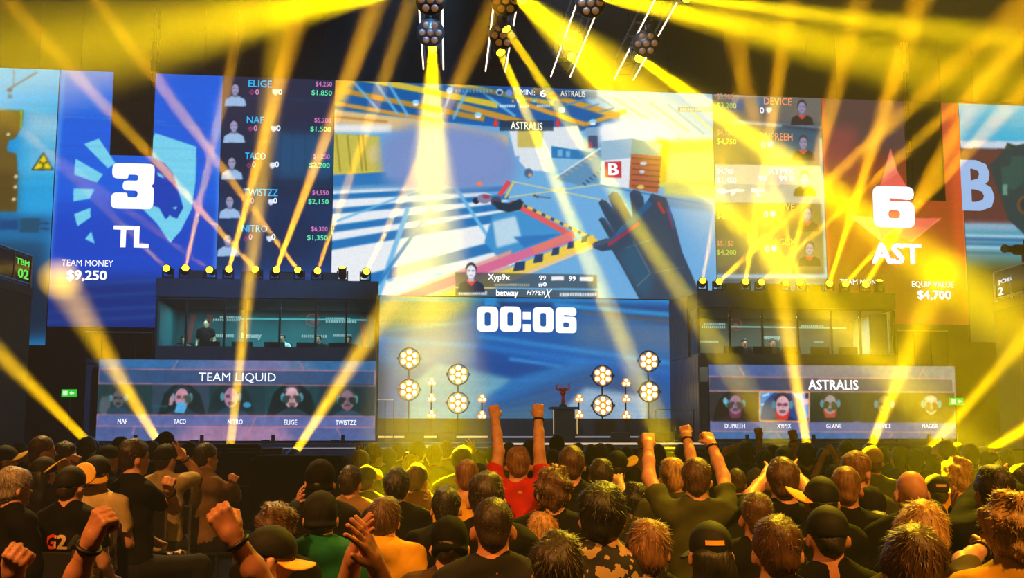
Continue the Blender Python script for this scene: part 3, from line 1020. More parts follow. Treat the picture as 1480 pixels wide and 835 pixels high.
MB().lathe([(.045, .1), (.06, .2), (.04, .3), (.07, .36), (.10, .42), (.09, .46)], 12).build('stem', RED, tr, True)
MB().lathe([(.05, .46), (.13, .52), (.14, .58), (.11, .6)], 12).build('cup', RED, tr, True)
for s in (-1, 1):
    MB().tube([(s * .10, 0, .5), (s * .20, 0, .56), (s * .19, 0, .66), (s * .15, 0, .70)], [.03, .028, .022, .008], 6).build('horn', RED, tr, True)

# blinder stands
BULB = glow('warm_bulb', (1.0, .86, .55), 7.0)
HALO = mat('lamp_reflector', (.75, .52, .18), .3, .6)
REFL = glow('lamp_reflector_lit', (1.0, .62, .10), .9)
bulb_big = MB().lathe([(.0, -.06), (.05, -.055), (.075, -.03), (.08, 0), (.06, .03)], 10, axis='Y').mesh('bulb', True)
refl_big = MB().lathe([(.115, -.02), (.105, .0), (.085, .05), (.03, .1)], 12, axis='Y').mesh('reflector', True)
bulb_small = MB().lathe([(0, -.05), (.035, -.045), (.05, -.02), (.045, .01)], 9, axis='Y').mesh('bulb', True)


def lamp_stand(px, units, kind, label, v):
    """units: frame heights of the lamp centres from top to bottom"""
    u = uz(px, 560, v)[0]
    zb = 1.75
    g = 'round seven bulb lamp stands on the stage' if kind == 'big' else 'slim three bulb lamp stands on the stage'
    root = thing('lamp_stand', label, 'stage light', stage(u, v, zb), SROT, g)
    zs = [uz(px, y, v)[1] - zb for y in units]
    MB().tube([(0, .1, 0), (0, .1, zs[0])], .025, 8).build('pole', BLACK, root)
    MB().box(-.22, .22, -.1, .3, 0, .04).build('foot', BLACK, root)
    for z in zs:
        if kind == 'big':
            h = MB().ring(.335, .022, (0, 0, z), 28, 6).build('lamp_ring', METAL, root, True)
            MB().box(-.40, -.33, -.03, .03, z - .04, z + .04).build('clamp', METAL, h)
            MB().box(.33, .40, -.03, .03, z - .04, z + .04).build('clamp', METAL, h)
            for k in range(7):
                a = math.pi / 2 + (k - 1) * math.pi / 3
                r = 0 if k == 0 else .205
                for nm, me, m in (('bulb', bulb_big, BULB), ('reflector', refl_big, REFL)):
                    b = mesh_obj(nm, me, h, m)
                    b.location = (r * math.cos(a), -.02, z + r * math.sin(a))
        else:
            p = MB()
            n = 3
            vs = [(.16 * math.cos(math.pi / 2 + 2 * math.pi * k / 3 + d), 0.04 * q, z + .16 * math.sin(math.pi / 2 + 2 * math.pi * k / 3 + d)) for q in (0, 1) for k in range(3) for d in (-.35, .35)]
            p.add(vs, [tuple(range(6)), tuple(range(11, 5, -1))] + [(k, (k + 1) % 6, 6 + (k + 1) % 6, 6 + k) for k in range(6)])
            h = p.build('lamp_plate', REFL, root)
            for k in range(3):
                a = math.pi / 2 + 2 * math.pi * k / 3
                b = mesh_obj('bulb', bulb_small, h, BULB)
                b.location = (.075 * math.cos(a), -.01, z + .075 * math.sin(a))


lamp_stand(591, (518, 563), 'big', 'stand with two round lamps at the far left of the stage', -1.3)
lamp_stand(624, (552, 575, 599), 'small', 'slim stand with three small triangular lamps on the left of the stage', -1.1)
lamp_stand(662, (541, 582), 'big', 'stand with two round lamps left of the clock screen centre', -1.3)
lamp_stand(697, (576, 600), 'small', 'slim stand with two small lamps left of the black plinth', -1.1)
lamp_stand(837, (576, 599), 'small', 'slim stand with two small lamps just right of the black plinth', -1.1)
lamp_stand(871, (543, 586), 'big', 'stand with two round lamps right of the black plinth', -1.3)
lamp_stand(905, (553, 576, 600), 'small', 'slim stand with three small triangular lamps on the right of the stage', -1.1)
lamp_stand(938, (522, 566), 'big', 'tallest stand with two round lamps beside the right player booth', -1.3)


# ------------------------------------------------------------------ player booths
def led_face(L, x, y, s, skin, hair, shirt, chair, hood=None):
    """gamer before a webcam: chair, shoulders, headset, face"""
    L.poly([(x - 4.2 * s, y + 5 * s), (x - 2.6 * s, y - .5 * s), (x - 1.2 * s, y - 1.8 * s), (x + 1.2 * s, y - 1.8 * s), (x + 2.6 * s, y - .5 * s), (x + 4.2 * s, y + 5 * s)], chair)
    L.poly([(x - 3.4 * s, y + 5 * s), (x - 2.6 * s, y + 2.6 * s), (x - .9 * s, y + 1.6 * s), (x + .9 * s, y + 1.6 * s), (x + 2.6 * s, y + 2.6 * s), (x + 3.4 * s, y + 5 * s)], shirt)
    if hood:
        L.poly([(x - 1.1 * s, y + .8 * s), (x + 1.1 * s, y + .8 * s), (x + .7 * s, y + 2.2 * s), (x - .7 * s, y + 2.2 * s)], hood)
    L.ell(x, y - .3 * s, 1.25 * s, 1.55 * s, hair).ell(x, y + .15 * s, 1.0 * s, 1.45 * s, skin)
    L.ell(x - .45 * s, y - .05 * s, .34 * s, .26 * s, tuple(c * .35 for c in skin), .8).ell(x + .45 * s, y - .05 * s, .34 * s, .26 * s, tuple(c * .35 for c in skin), .8)
    L.ell(x, y + .95 * s, .5 * s, .28 * s, tuple(c * .45 for c in skin), .8).line((x, y), (x + .05 * s, y + .5 * s), .25 * s, tuple(c * .75 for c in skin))
    for q in (-1, 1):
        L.ell(x + q * 1.25 * s, y, .32 * s, .62 * s, (.30, .55, .62))
    L.line((x - 1.2 * s, y - .9 * s), (x, y - 1.75 * s), .3 * s, (.12, .2, .25)).line((x + 1.2 * s, y - .9 * s), (x, y - 1.75 * s), .3 * s, (.12, .2, .25))


VF = -3.62
L = Led(-12.42, -4.5, 1.62, 3.95, VF, 45, (.25, .36, .58))
L.poly([(130, 515), (330, 520), (300, 640), (130, 640)], (.16, .42, .64), .9, 8).poly([(300, 520), (460, 520), (420, 640), (260, 640)], (.48, .48, .66), .8, 12).poly([(430, 520), (550, 520), (550, 640), (470, 640)], (.16, .42, .62), .9, 10)
L.poly([(240, 640), (430, 640), (400, 605), (290, 605)], (.72, .52, .66), .8, 7)
L.poly([(262, 522), (330, 522), (300, 555), (240, 555)], (.36, .42, .62), .6, 2).poly([(405, 524), (450, 524), (480, 555), (420, 555)], (.36, .48, .62), .6, 2)
L.poly([(143, 533), (542, 536), (542, 556), (141, 553)], (.16, .28, .44), .75, .8)
L.poly([(141, 554), (542, 557), (542, 601), (139, 598)], (.05, .22, .27))
CELLS = [138, 219, 303, 382, 460, 543]
for i, c in enumerate([(.07, .22, .24), (.16, .26, .34), (.05, .22, .25), (.06, .26, .29), (.08, .20, .25)]):
    L.rect(CELLS[i] + .8, 555, CELLS[i + 1] - .8, 600, c)
led_face(L, 171, 575, 8.5, (.36, .36, .38), (.14, .20, .18), (.12, .26, .34), (.10, .22, .22))
L.poly([(143, 597), (144, 580), (148, 572), (152, 574), (155, 570), (159, 576), (160, 586), (153, 598)], (.30, .36, .40), 1, .8)
led_face(L, 263, 574, 10, (.78, .56, .64), (.04, .16, .18), (.10, .22, .28), (.03, .14, .16))
L.poly([(244, 585), (245, 575), (250, 569), (252, 574), (249, 585)], (.75, .55, .62)).poly([(252, 596), (256, 582), (266, 580), (270, 588), (266, 597)], (.30, .68, .88))
L.ell(272, 577, 5, 7, (.22, .30, .26), .9, .8).rect(219, 586, 242, 588, (.05, .35, .36))
led_face(L, 334, 573, 10, (.70, .50, .62), (.05, .18, .22), (.08, .24, .32), (.04, .16, .18))
L.ell(357, 585, 6, 4, (.20, .58, .75)).ell(340, 575, 5, 6, (.78, .58, .68))
led_face(L, 422, 574, 10.5, (.80, .62, .66), (.06, .18, .20), (.12, .24, .30), (.02, .12, .13))
L.ell(422, 590, 5, 3.5, (.14, .2, .22)).ell(413, 577, 5, 6, (.10, .22, .22), .9).ell(431, 577, 4.5, 6, (.10, .22, .22), .9).ell(421, 563, 8, 4, (.88, .72, .76), .8, .8)
led_face(L, 502, 577, 10, (.52, .44, .50), (.34, .30, .30), (.16, .28, .36), (.04, .18, .2))
L.ell(493, 579, 5, 5.5, (.12, .16, .12), .9).ell(510, 579, 5, 5.5, (.12, .16, .12), .9).ell(502, 590, 4, 4, (.55, .35, .4))
L.poly([(137, 601), (543, 604), (543, 640), (136, 637)], (.30, .38, .60)).poly([(240, 640), (430, 640), (400, 605), (290, 605)], (.72, .52, .66), .8, 7)
L.poly([(140, 598.5), (541, 601), (541, 618), (139, 615)], (.36, .42, .66), .8, .8)
PK = (.78, .48, .54)
for a, b in [((143, 533), (542, 536)), ((142, 554), (542, 557.5)), ((140, 599), (541, 602)), ((139, 615.5), (541, 618)), ((143, 533), (142, 554)), ((542, 536), (541.5, 557)), ((139.5, 599), (138.5, 615)), ((541, 602), (541, 618)),
             ((257, 521), (250, 533)), ((432, 522), (440, 535)), ((195, 616), (191, 628)), ((486, 618), (494, 632)), ((370, 602), (355, 635))]:
    L.line(a, b, 1.5, PK, .9, .4)
L.im = blur(L.im, .6)
L.grain(.05, 21, 2).grain(.03, 22).build('booth_screen', 'wide screen below the left booth with five players and a two word team name')
L.text('TEAM LIQUID', (287, 539, 399, 553), bold=.005)
for s, x, w in (('NAF', 177, 14), ('TACO', 260, 18), ('NITRO', 340, 22), ('ELIGE', 420, 19), ('TWISTZZ', 500, 30)):
    L.text(s, (x - w / 2, 604 + x * .006, x + w / 2, 611 + x * .006), bold=.009)

L = Led(5.66, 13.66, 1.66, 3.92, VF, 45, (.40, .42, .56))
L.poly([(1015, 525), (1140, 525), (1120, 640), (1015, 640)], (.26, .38, .62), .9, 10).poly([(1130, 525), (1240, 525), (1240, 640), (1130, 640)], (.48, .46, .52), .9, 10).poly([(1290, 525), (1400, 525), (1400, 640), (1290, 640)], (.52, .52, .52), .8, 12)
L.poly([(1020, 615), (1250, 618), (1250, 640), (1020, 640)], (.20, .42, .66), .8, 5)
L.poly([(1024, 544), (1377, 548), (1378, 566), (1024, 564)], (.20, .22, .30), .7, .8).poly([(1024, 566), (1379, 568), (1380, 609), (1025, 607)], (.14, .17, .16))
CE = [1025, 1097, 1170, 1242, 1312, 1380]
for i, c in enumerate([(.15, .16, .18), (.30, .62, .90), (.15, .22, .17), (.22, .24, .14), (.20, .22, .14)]):
    L.rect(CE[i] + .8, 566.5, CE[i + 1] - .8, 608, c)
led_face(L, 1063, 583, 9.5, (.60, .46, .58), (.10, .10, .12), (.14, .12, .13), (.09, .08, .09), (.45, .2, .3))
L.ell(1055, 586, 4.5, 5, (.20, .24, .18), .9).ell(1070, 586, 5, 5.5, (.22, .24, .2), .9).ell(1048, 579, 3, 5, (.40, .72, .85))
L.poly([(1098, 567), (1120, 567), (1112, 590), (1098, 600)], (.16, .52, .86), .9, 2).line((1100, 585), (1108, 583), 3, (.8, .9, 1)).line((1100, 598), (1108, 596), 4, (.85, .93, 1)).line((1102, 572), (1112, 569), 3, (.75, .88, 1))
led_face(L, 1131, 585, 10, (.88, .66, .72), (.24, .13, .16), (.06, .14, .30), (.08, .24, .50), (.88, .16, .18))
L.rect(1123, 583, 1138, 585, (.45, .25, .32), .7).ell(1165, 580, 4, 5, (.92, .75, .8)).rect(1164, 567, 1169, 576, (.06, .1, .3))
led_face(L, 1200, 583, 9.5, (.62, .58, .60), (.18, .20, .14), (.10, .16, .14), (.08, .14, .12), (.72, .25, .22))
L.ell(1194, 585, 4, 5.5, (.20, .24, .08), .9).ell(1206, 587, 4, 5.5, (.20, .24, .08), .9)
led_face(L, 1278, 584, 9.5, (.46, .42, .30), (.24, .24, .14), (.22, .24, .14), (.20, .20, .12))
led_face(L, 1346, 584, 9.5, (.74, .60, .55), (.26, .24, .16), (.22, .24, .14), (.16, .17, .1))
L.ell(1345, 576, 9, 4.5, (.85, .70, .66), .9, .8).ell(1341, 588, 4, 5, (.26, .24, .10), .9).ell(1352, 588, 4, 5, (.26, .24, .10), .9)
L.poly([(1022, 609.5), (1384, 611), (1384, 642), (1022, 640)], (.42, .44, .56)).poly([(1020, 615), (1250, 618), (1250, 640), (1020, 640)], (.20, .42, .66), .8, 5)
L.poly([(1025, 609), (1380, 611), (1380, 623), (1026, 622)], (.40, .42, .62), .8, .8)
for a, b in [((1024, 544), (1377, 547.5)), ((1024, 565), (1378, 567)), ((1027, 623), (1381, 624.5)), ((1024, 544), (1024, 565)), ((1377, 548), (1378, 567)), ((1068, 529), (1076, 543)), ((1336, 531), (1328, 546)), ((1122, 624), (1130, 635)), ((1290, 625), (1284, 636))]:
    L.line(a, b, 1.5, (.80, .52, .50), .9, .4)
for a, b in [((1098, 566), (1169, 567)), ((1098, 608), (1169, 609)), ((1098, 566), (1098, 608)), ((1169.5, 567), (1169.5, 609))]:
    L.line(a, b, 2, (.98, .62, .42), 1, .3)
L.im = blur(L.im, .6)
L.grain(.05, 23, 2).grain(.03, 24).build('booth_screen', 'wide screen below the right booth with five players, the second one framed')
L.text('ASTRALIS', (1168, 549, 1240, 563), bold=.025)
for s, x, w in (('DUPREEH', 1062, 29), ('XYP9X', 1133, 20), ('GLAIVE', 1205, 22), ('DEVICE', 1277, 21), ('MAGISK', 1344, 23)):
    L.text(s, (x - w / 2, 612, x + w / 2, 619), bold=.009)

TEAL = mat('booth_backdrop', (.10, .42, .46), .7, noise=.2, scale=1.2)
BRN = mat('booth_backdrop_warm', (.34, .36, .34), .7, noise=.2, scale=1.2)
PINK = mat('backdrop_stripe', (.80, .36, .36), .7)
CLAD = mat('booth_cladding', (.30, .29, .33), .45, .2, noise=.25, scale=3)
PALE = mat('pale_door', (.72, .74, .70), .6, noise=.1)
LETTER = glow('backdrop_letters', (.85, .95, .95), .7)
DESK = mat('desk_black', (.06, .07, .09), .5, noise=.2)


def booth(u0, u1, label, side, z0, z1, mull, warm):
    """glass fronted box: local x along the screen wall, y away from the hall"""
    root = thing('player_booth', label, 'booth', stage(u0, -3.5, 0), SROT)
    W, D = u1 - u0, 3.35
    zs, zt, zr = z0, z0 + 1.38, z1
    zi = 3.4                                   # the booth floor lies below the window sill
    box_obj('support_wall', (0.02, W - .02, .2, D, 1.55, zi - .1), NAVY, root)
    box_obj('floor_slab', (0, W, .1, D, zi - .1, zi), CHARCOAL, root)
    box_obj('sill_panel', (0, W, 0, .1, z0 - .42, z0), CHARCOAL, root)
    box_obj('roof', (0, W, 0, D, zt, zr), CHARCOAL, root)
    box_obj('fascia', (-.04, W + .04, -.06, 0, zt + .06, zr + .05), NAVY, root)
    back = box_obj('back_wall', (.05, W - .05, D - .4, D - .3, zi, zt), BRN if warm else TEAL, root)
    # side walls: one clad in ribbed boards with a corner window, one plain
    for s, x0 in ((0, 0.0), (1, W - .08)):
        if s == side:
            sw = box_obj('side_wall', (x0 + .02, x0 + .06, 1.0, D, zi, zt), CLAD, root)
            box_obj('glass_pane', (x0 + .02, x0 + .05, .08, 1.0, zs, zt), GLASS, root)
            xo = x0 - .04 if s == 0 else x0 + .08
            lo, n = 1.55, 12
            for k in range(n):
                y = k * D / n
                top, bot = (zr, zs - .05) if y > .95 else (zs - .05, zs - .05)
                if y > .95:
                    box_obj('cladding_board', (xo, xo + .04, y + .012, y + D / n - .012, zs - .05, zr), CLAD, root)
                box_obj('cladding_board', (xo, xo + .04, y + .012, y + D / n - .012, lo, zs - .07), CLAD, root)
        else:
            box_obj('side_wall', (x0, x0 + .08, .1, D, zi, zt), PALE if warm else TEAL, root)
    xs = [0] + mull + [W]
    for a, b in zip(xs[:-1], xs[1:]):
        box_obj('glass_pane', (a + .03, b - .03, .03, .045, zs, zt), GLASS, root)
    for a in xs:
        box_obj('mullion', (a - .03, a + .03, 0, .07, zs, zt), BLACK, root)
    box_obj('desk', (.8, W - .3, .7, 1.4, zi + .72, zi + .76), DESK, root)
    box_obj('desk_front', (.8, W - .3, .7, .73, zi, zi + .72), DESK, root)
    for k in range(5):
        x = 1.1 + k * (W - 1.6) / 5
        mo = box_obj('monitor', (x, x + .62, .92, .96, zi + .82, zi + 1.17), DESK, root)
        box_obj('monitor_foot', (x + .25, x + .37, .90, 1.0, zi + .76, zi + .9), DESK, mo)
    box_obj('light_bar', (W * .3, W * .95, D - .46, D - .41, zt - .30, zt - .25), glow('booth_light_bar' + str(warm), (.35, .80, .82) if not warm else (.6, .78, .7), .8), root)
    l = bpy.data.lights.new('booth_lamp', 'AREA')
    l.shape = 'RECTANGLE'
    l.size, l.size_y = W - 1, .5
    l.energy = 150
    l.color = (.5, .95, 1.0) if not warm else (.9, .9, .8)
    o = bpy.data.objects.new('booth_lamp', l)
    COL.objects.link(o)
    o.parent = root
    o.location = (W / 2, 1.6, zt - .05)
    return root, W, D, zs, zt


def backdrop_text(root, s, px0, px1, py0, py1, D, u0, bold=.03, m=None, red=False):
    v = -3.5 + D - .41
    (ua, za), (ub, zb) = uz(px0, py1, v), uz(px1, py0, v)
    me = text_mesh(s, bold)
    fit(me, ua - u0, ub - u0, za, zb, D - .415)
    mesh_obj('lettering', me, root, m or LETTER)


RL = glow('backdrop_emblem', (.80, .28, .26), .6)
LB = (-10.9, -4.5)
b1, W, D, zs, zt = booth(*LB, 'left glass player booth above the wide player screen', 1, 4.36, 6.3, [.85, 1.95, 2.55, 3.55, 4.6, 5.5], 0)
for a, b in (((275, 442), (270, 500)), ((300, 442), (290, 500)), ((519, 445), (526, 500))):
    (ua, za), (ub, zb) = uz(*a, -.58), uz(*b, -.58)
    p = MB()
    p.add([(ua - LB[0], D - .43, zt - .16), (ua - LB[0] + .2, D - .43, zt - .16), (ub - LB[0] + .08, D - .43, zs + .1), (ub - LB[0], D - .43, zs + .1)], [(0, 1, 2, 3)])
    p.build('backdrop_stripe', PINK, b1)
backdrop_text(b1, 'betway', 349, 378, 481, 491, D, LB[0], .05)
for x0, x1, y0, y1 in ((318, 348, 457, 459.6), (308, 347, 461, 463.6), (302, 338, 483, 487), (471, 506, 459, 461.6), (471, 515, 463.5, 466), (436, 472, 484, 487.5), (482, 508, 483, 486.5)):
    backdrop_text(b1, '=' * 0 + 'IIIIIIIIIIII', x0, x1, y0, y1, D, LB[0], .03)
v = -3.5 + D - .41
eu, ez = uz(452, 463, v)
MB().ring(.21, .018, (eu - LB[0], D - .42, ez), 20, 5).build('emblem_ring', RL, b1)
p = MB()
p.add([(eu - LB[0] + x * .12, D - .42, ez + z * .10) for x, z in ((-1, .3), (-.5, .7), (0, .25), (.5, .7), (1, .3), (.45, -.5), (0, -.9), (-.45, -.5))], [tuple(range(8))])
p.build('emblem', RL, b1)

RB = (5.4, 11.78)
b2, W, D, zs2, zt2 = booth(*RB, 'right glass player booth with ribbed side wall', 0, 4.28, 6.18, [1.0, 2.05, 3.2, 4.3, 5.25], 1)
backdrop_text(b2, 'betway', 1100, 1128, 484, 492, D, RB[0], .05)
for x0, x1, y0, y1 in ((1017, 1048, 467, 469.5), (1014, 1048, 471, 474), (1012, 1038, 492, 495), (1158, 1190, 470, 472.5), (1176, 1190, 493, 495.5)):
    backdrop_text(b2, 'IIIIIIIIIIII', x0, x1, y0, y1, D, RB[0], .03)
eu, ez = uz(1063, 469, v)
MB().ring(.21, .018, (eu - RB[0], D - .42, ez), 20, 5).build('emblem_ring', RL, b2)
p = MB()
p.add([(eu - RB[0] + x * .12, D - .42, ez + z * .10) for x, z in ((-1, .1), (-.3, .2), (0, .9), (.3, .2), (1, .1), (.45, -.3), (.5, -.8), (0, -.5), (-.5, -.8), (-.45, -.3))], [tuple(range(10))])
p.build('emblem', RL, b2)
box_obj('door_leaf', (W - .72, W - .12, .25, .3, 3.42, zt2 - .08), PALE, b2)

# small monitors along the feet of the booth screens
k = 0
for px in (190, 286, 389, 490):
    u = uz(px, 632, -4.2)[0]
    r = thing('foot_monitor', '%s small black monitor from the left below the left player screen' % ordinal(k), 'monitor', stage(u, -4.2, 1.55), SROT, 'small monitors below the player screens')
    MB().box(-.22, .02, -.06, .06, 0, .10, c=.01).build('body', BLACK, r)
    MB().box(.06, .16, -.04, .04, 0, .24, c=.01).build('upright', BLACK, r)
    k += 1
k = 0
for px in (1085, 1181, 1266, 1348):
    u = uz(px, 632, -4.2)[0]
    r = thing('foot_monitor', '%s small black monitor from the left below the right player screen' % ordinal(k), 'monitor', stage(u, -4.2, 1.55), SROT, 'small monitors below the player screens')
    MB().box(-.02, .22, -.06, .06, 0, .10, c=.01).build('body', BLACK, r)
    MB().box(-.16, -.06, -.04, .04, 0, .24, c=.01).build('upright', BLACK, r)
    k += 1

# railings by the booths
def railing(u0, u1, v, zb, h, label):
    r = thing('stage_railing', label, 'railing', stage(u0, v, zb), SROT)
    MB().tube([(0, 0, h), (u1 - u0, 0, h)], .022, 8).build('top_rail', STEEL, r)
    n = max(2, int(abs(u1 - u0) / .45))
    for i in range(n + 1):
        x = (u1 - u0) * i / n
        MB().tube([(x, 0, 0), (x, 0, h)], .014, 6).build('post', METAL, r)


railing(4.15, 5.35, -2.9, 1.55, 1.0, 'low grey railing between the tallest lamp stand and right booth')
railing(-4.45, -3.95, -2.4, 1.55, 1.3, 'narrow railing beside the left booth corner')
railing(-12.9, -11.0, -3.4, 4.0, .75, 'thin railing on the platform left of the left booth')
railing(11.9, 13.6, -3.4, 3.95, 1.1, 'thin railing on the platform right of the right booth')
ld = thing('stage_landing', 'dark landing left of the left booth roof box', 'platform', stage(-12.9, -3.5, 0), SROT)
box_obj('deck', (0, 1.95, .25, 3.3, 3.85, 4.0), CHARCOAL, ld)
box_obj('wall', (.02, 1.95, .3, 3.2, 1.55, 3.85), NAVY, ld)
ld = thing('stage_landing', 'dark landing right of the right booth roof box', 'platform', stage(11.85, -3.5, 0), SROT)
box_obj('deck', (0, 1.95, .25, 3.3, 3.8, 3.95), CHARCOAL, ld)
box_obj('wall', (0, 1.93, .3, 3.2, 1.55, 3.8), NAVY, ld)

# ------------------------------------------------------------------ moving lights
LENS = glow('lit_lens', (1.0, .80, .10), 9.0)
LENSW = glow('lit_lens_white', (1.0, .93, .70), 12.0)
LENSD = glow('dim_lens', (.80, .50, .15), .3)
base_me = MB().box(-.16, .16, -.13, .13, 0, .13, c=.02).mesh('base')
yoke_me = MB().box(-.17, -.13, -.05, .05, .12, .42, c=.01).box(.13, .17, -.05, .05, .12, .42, c=.01).box(-.17, .17, -.06, .06, .13, .17).mesh('yoke')
head_me = MB().lathe([(.06, -.20), (.11, -.16), (.125, -.05), (.12, .10), (.13, .17), (.125, .18), (.10, .165)], 14).mesh('head', True)
lens_me = MB().lathe([(.105, .165), (.08, .185), (.03, .195)], 14).mesh('lens', True)


def moving_light(pos, target, label, group, beam=None, up=True, lens=LENS, scale=1.0, rz=0.0, color=AMB):
    """base, yoke, tilting head with a lens; its beam leaves from just before the lens"""
    root = thing('moving_light', label, 'stage light', pos, rz, group)
    root.scale = (scale, scale, scale)
    b = mesh_obj('base', base_me, root, BLACK)
    y = mesh_obj('yoke', yoke_me, root, BLACK)
    if not up:
        b.scale = y.scale = (1, 1, -1)
        MB().tube([(-.26, 0, .14), (.26, 0, .14)], .02, 6).tube([(0, 0, 0), (0, 0, .14)], .03, 6).build('hook_clamp', METAL, root)
    h = mesh_obj('head', head_me, root, METAL)
    hz = .36 if up else -.36
    h.location = (0, 0, hz)
    p = Vector(pos) + Vector((0, 0, hz * scale))
    d = (Vector(target) - p).normalized()
    q = d.to_track_quat('Z', 'Y')
    h.rotation_mode = 'QUATERNION'
    h.rotation_quaternion = Quaternion((0, 0, 1), -rz) @ q
    mesh_obj('lens', lens_me, h, lens)
    if beam:
        spread, watts, rad = beam
        beam_light(p + d * .215 * scale, target, spread, watts, rad, color)
    return root


def roof_row(name, pxs, py, v, zr, beams, boxes, first, step):
    for i, px in enumerate(pxs):
        u = uz(px, py, v)[0]
        p = stage(u, v, zr)
        bm_ = beams.get(i)
        tgt = at(bm_[0], bm_[1], bm_[2]) if bm_ else p + Vector((0, -1, 3))
        moving_light(p, tgt, '%s moving light from the left on the %s booth roof' % (ordinal(i), name), 'moving lights on the %s booth roof' % name,
                     beam=(bm_[3], bm_[4] * 1.2, .06) if bm_ else None, rz=SROT)
    for i, px in enumerate(boxes):
        u = uz(px, py, v)[0]
        r = thing('flood_light', '%s square black flood light from the left on the %s booth roof' % (ordinal(i), name), 'stage light', stage(u, v, zr), SROT, 'square flood lights on the %s booth roof' % name)
        MB().box(-.24, .24, -.1, .1, .03, .36, c=.02).build('body', BLACK, r)
        MB().box(-.21, .21, -.115, -.1, .07, .32).build('front_grille', CHARCOAL, r)
        MB().box(-.1, .1, -.08, .08, 0, .03).build('foot', BLACK, r)


#            aim pixel   Y    spread watts
roof_row('left', [243, 267, 305, 330, 372, 398, 433, 458, 495, 528], 395, -3.0, 6.3,
         {0: (150, 300, 28, 1.2, 10), 1: (330, 110, 24, 1.8, 40), 2: (262, 360, 30, 1.0, 5), 3: (425, 40, 21, 2.4, 95), 4: (130, 130, 24, 2.2, 75), 5: (545, 0, 21, 2.4, 110),
          6: (215, 100, 24, 2.2, 80), 7: (480, 330, 30, 1.6, 40), 9: (690, 60, 22, 2.2, 70)}, [284, 361, 415, 478], 0, 0)
roof_row('right', [1015, 1037, 1077, 1098, 1135, 1157, 1198, 1220, 1250, 1270], 405, -3.0, 6.18,
         {0: (1040, 270, 29, 1.2, 30), 1: (1330, 140, 22, 2.0, 95), 2: (1140, 20, 22, 2.2, 95), 3: (1440, 100, 22, 1.8, 80), 4: (1195, 180, 24, 2.0, 70), 6: (1310, 60, 21, 2.2, 110),
          7: (1480, 130, 21, 1.8, 70), 8: (1420, 130, 20, 2.2, 70), 5: (1050, 20, 22, 2.4, 60)}, [1057, 1117, 1177], 0, 0)

# floor beam lights on dark stands behind the barrier
FB = [(133, 641, (0, 512), 20, 4.6, 330), (233, 642, (100, 425), 20, 4.4, 300), (331, 657, (385, 200), 20, 4.2, 380), (421, 659, (572, 428), 20, 4.2, 380),
      (1168, 651, (1118, 360), 20, 4.4, 420), (1255, 651, (1342, 440), 20, 4.4, 420), (1331, 660, (1480, 490), 20, 4.4, 400), (1419, 653, (1500, 608), 20, 4.4, 380)]
for i, (px, py, to, Y, sp, w) in enumerate(FB):
    p = at(px, py, Y)
    zl = p.z - .4
    s = thing('light_stand', '%s dark stand from the left carrying a floor beam light' % ordinal(i), 'stand', (p.x, Y, 0), 0, 'stands of the floor beam lights')
    MB().box(-.25, .25, -.25, .25, 0, .05).build('foot', BLACK, s)
    MB().tube([(0, 0, .05), (0, 0, zl - .05)], .05, 8).build('column', BLACK, s)
    MB().box(-.22, .22, -.2, .2, zl - .05, zl).build('top_plate', BLACK, s)
    moving_light((p.x, Y, zl), at(*to, {0: 24.0, 2: 22.5, 6: 24.0, 7: 24.0}.get(i, 33.0)), '%s floor beam light from the left behind the crowd, throwing a wide amber beam' % ordinal(i), 'floor beam lights behind the crowd', (sp, w, .08), color=(1.0, .58, .0))

# ------------------------------------------------------------------ ceiling trusses
ZT = 10.95


def atz(px, py, z):
    d = ray(px, py)
    return Vector((0, 0, EYE)) + d * ((z - EYE) / d.z)


TUBE = glow('led_tube', (1.0, .84, .70), 3.2)
brace_mesh = {}
TR = [((606, 0), (612, 100), (638, 0), (641, 100)), ((715, 0), (703, 103), (748, 0), (729, 103)), ((837, 0), (797, 110), (868, 0), (823, 112)), ((947, 0), (889, 113), (980, 0), (914, 117))]
for i, (a0, a1, b0, b1_) in enumerate(TR):
    A0, A1, B0, B1 = [atz(*p, ZT) for p in (a0, a1, b0, b1_)]
    end = (A1 + B1) / 2
    d = ((A1 + B1) / 2 - (A0 + B0) / 2).normalized()
    w = .25
    Ln = (end - (A0 + B0) / 2).length + 9
    root = thing('lighting_truss', '%s ceiling truss from the left with two glowing tubes' % ordinal(i), 'truss', end, math.atan2(-d.x, d.y), 'glowing trusses under the ceiling')
    for s in (-1, 1):
        MB().tube([(s * w, -Ln, 0), (s * w, 0, 0)], .017, 8).build('led_tube', TUBE, root, True)
        MB().tube([(s * w * .8, -Ln, .14), (s * w * .8, 0, .14)], .025, 8).build('chord', METAL, root)
        MB().tube([(s * w * .8, -Ln, .58), (s * w * .8, 0, .58)], .025, 8).build('chord', METAL, root)
    for k in range(14):
        y0, y1 = -k * .5, -(k + 1) * .5
        for s in (-1, 1):
            MB().tube([(s * w * .8, y0, .14 if k % 2 else .58), (s * w * .8, y1, .58 if k % 2 else .14)], .012, 5).build('brace', METAL, root)
        MB().tube([(-w * .8, y0, .14), (w * .8, y1 if k % 2 else y0, .14)], .012, 5).build('brace', METAL, root)
    for k in range(3):
        MB().tube([(0, -.8 - 5 * k, .58), (0, -.8 - 5 * k, 15.97 - ZT)], .012, 6).build('steel_cable', METAL, root)

wash_ring = MB().lathe([(.30, -.03), (.31, .0), (.29, .08), (.18, .16), (.05, .18)], 20).mesh('housing', True)
wash_lens = MB().lathe([(.075, -.035), (.06, -.05), (.02, -.055)], 12).mesh('lens', True)


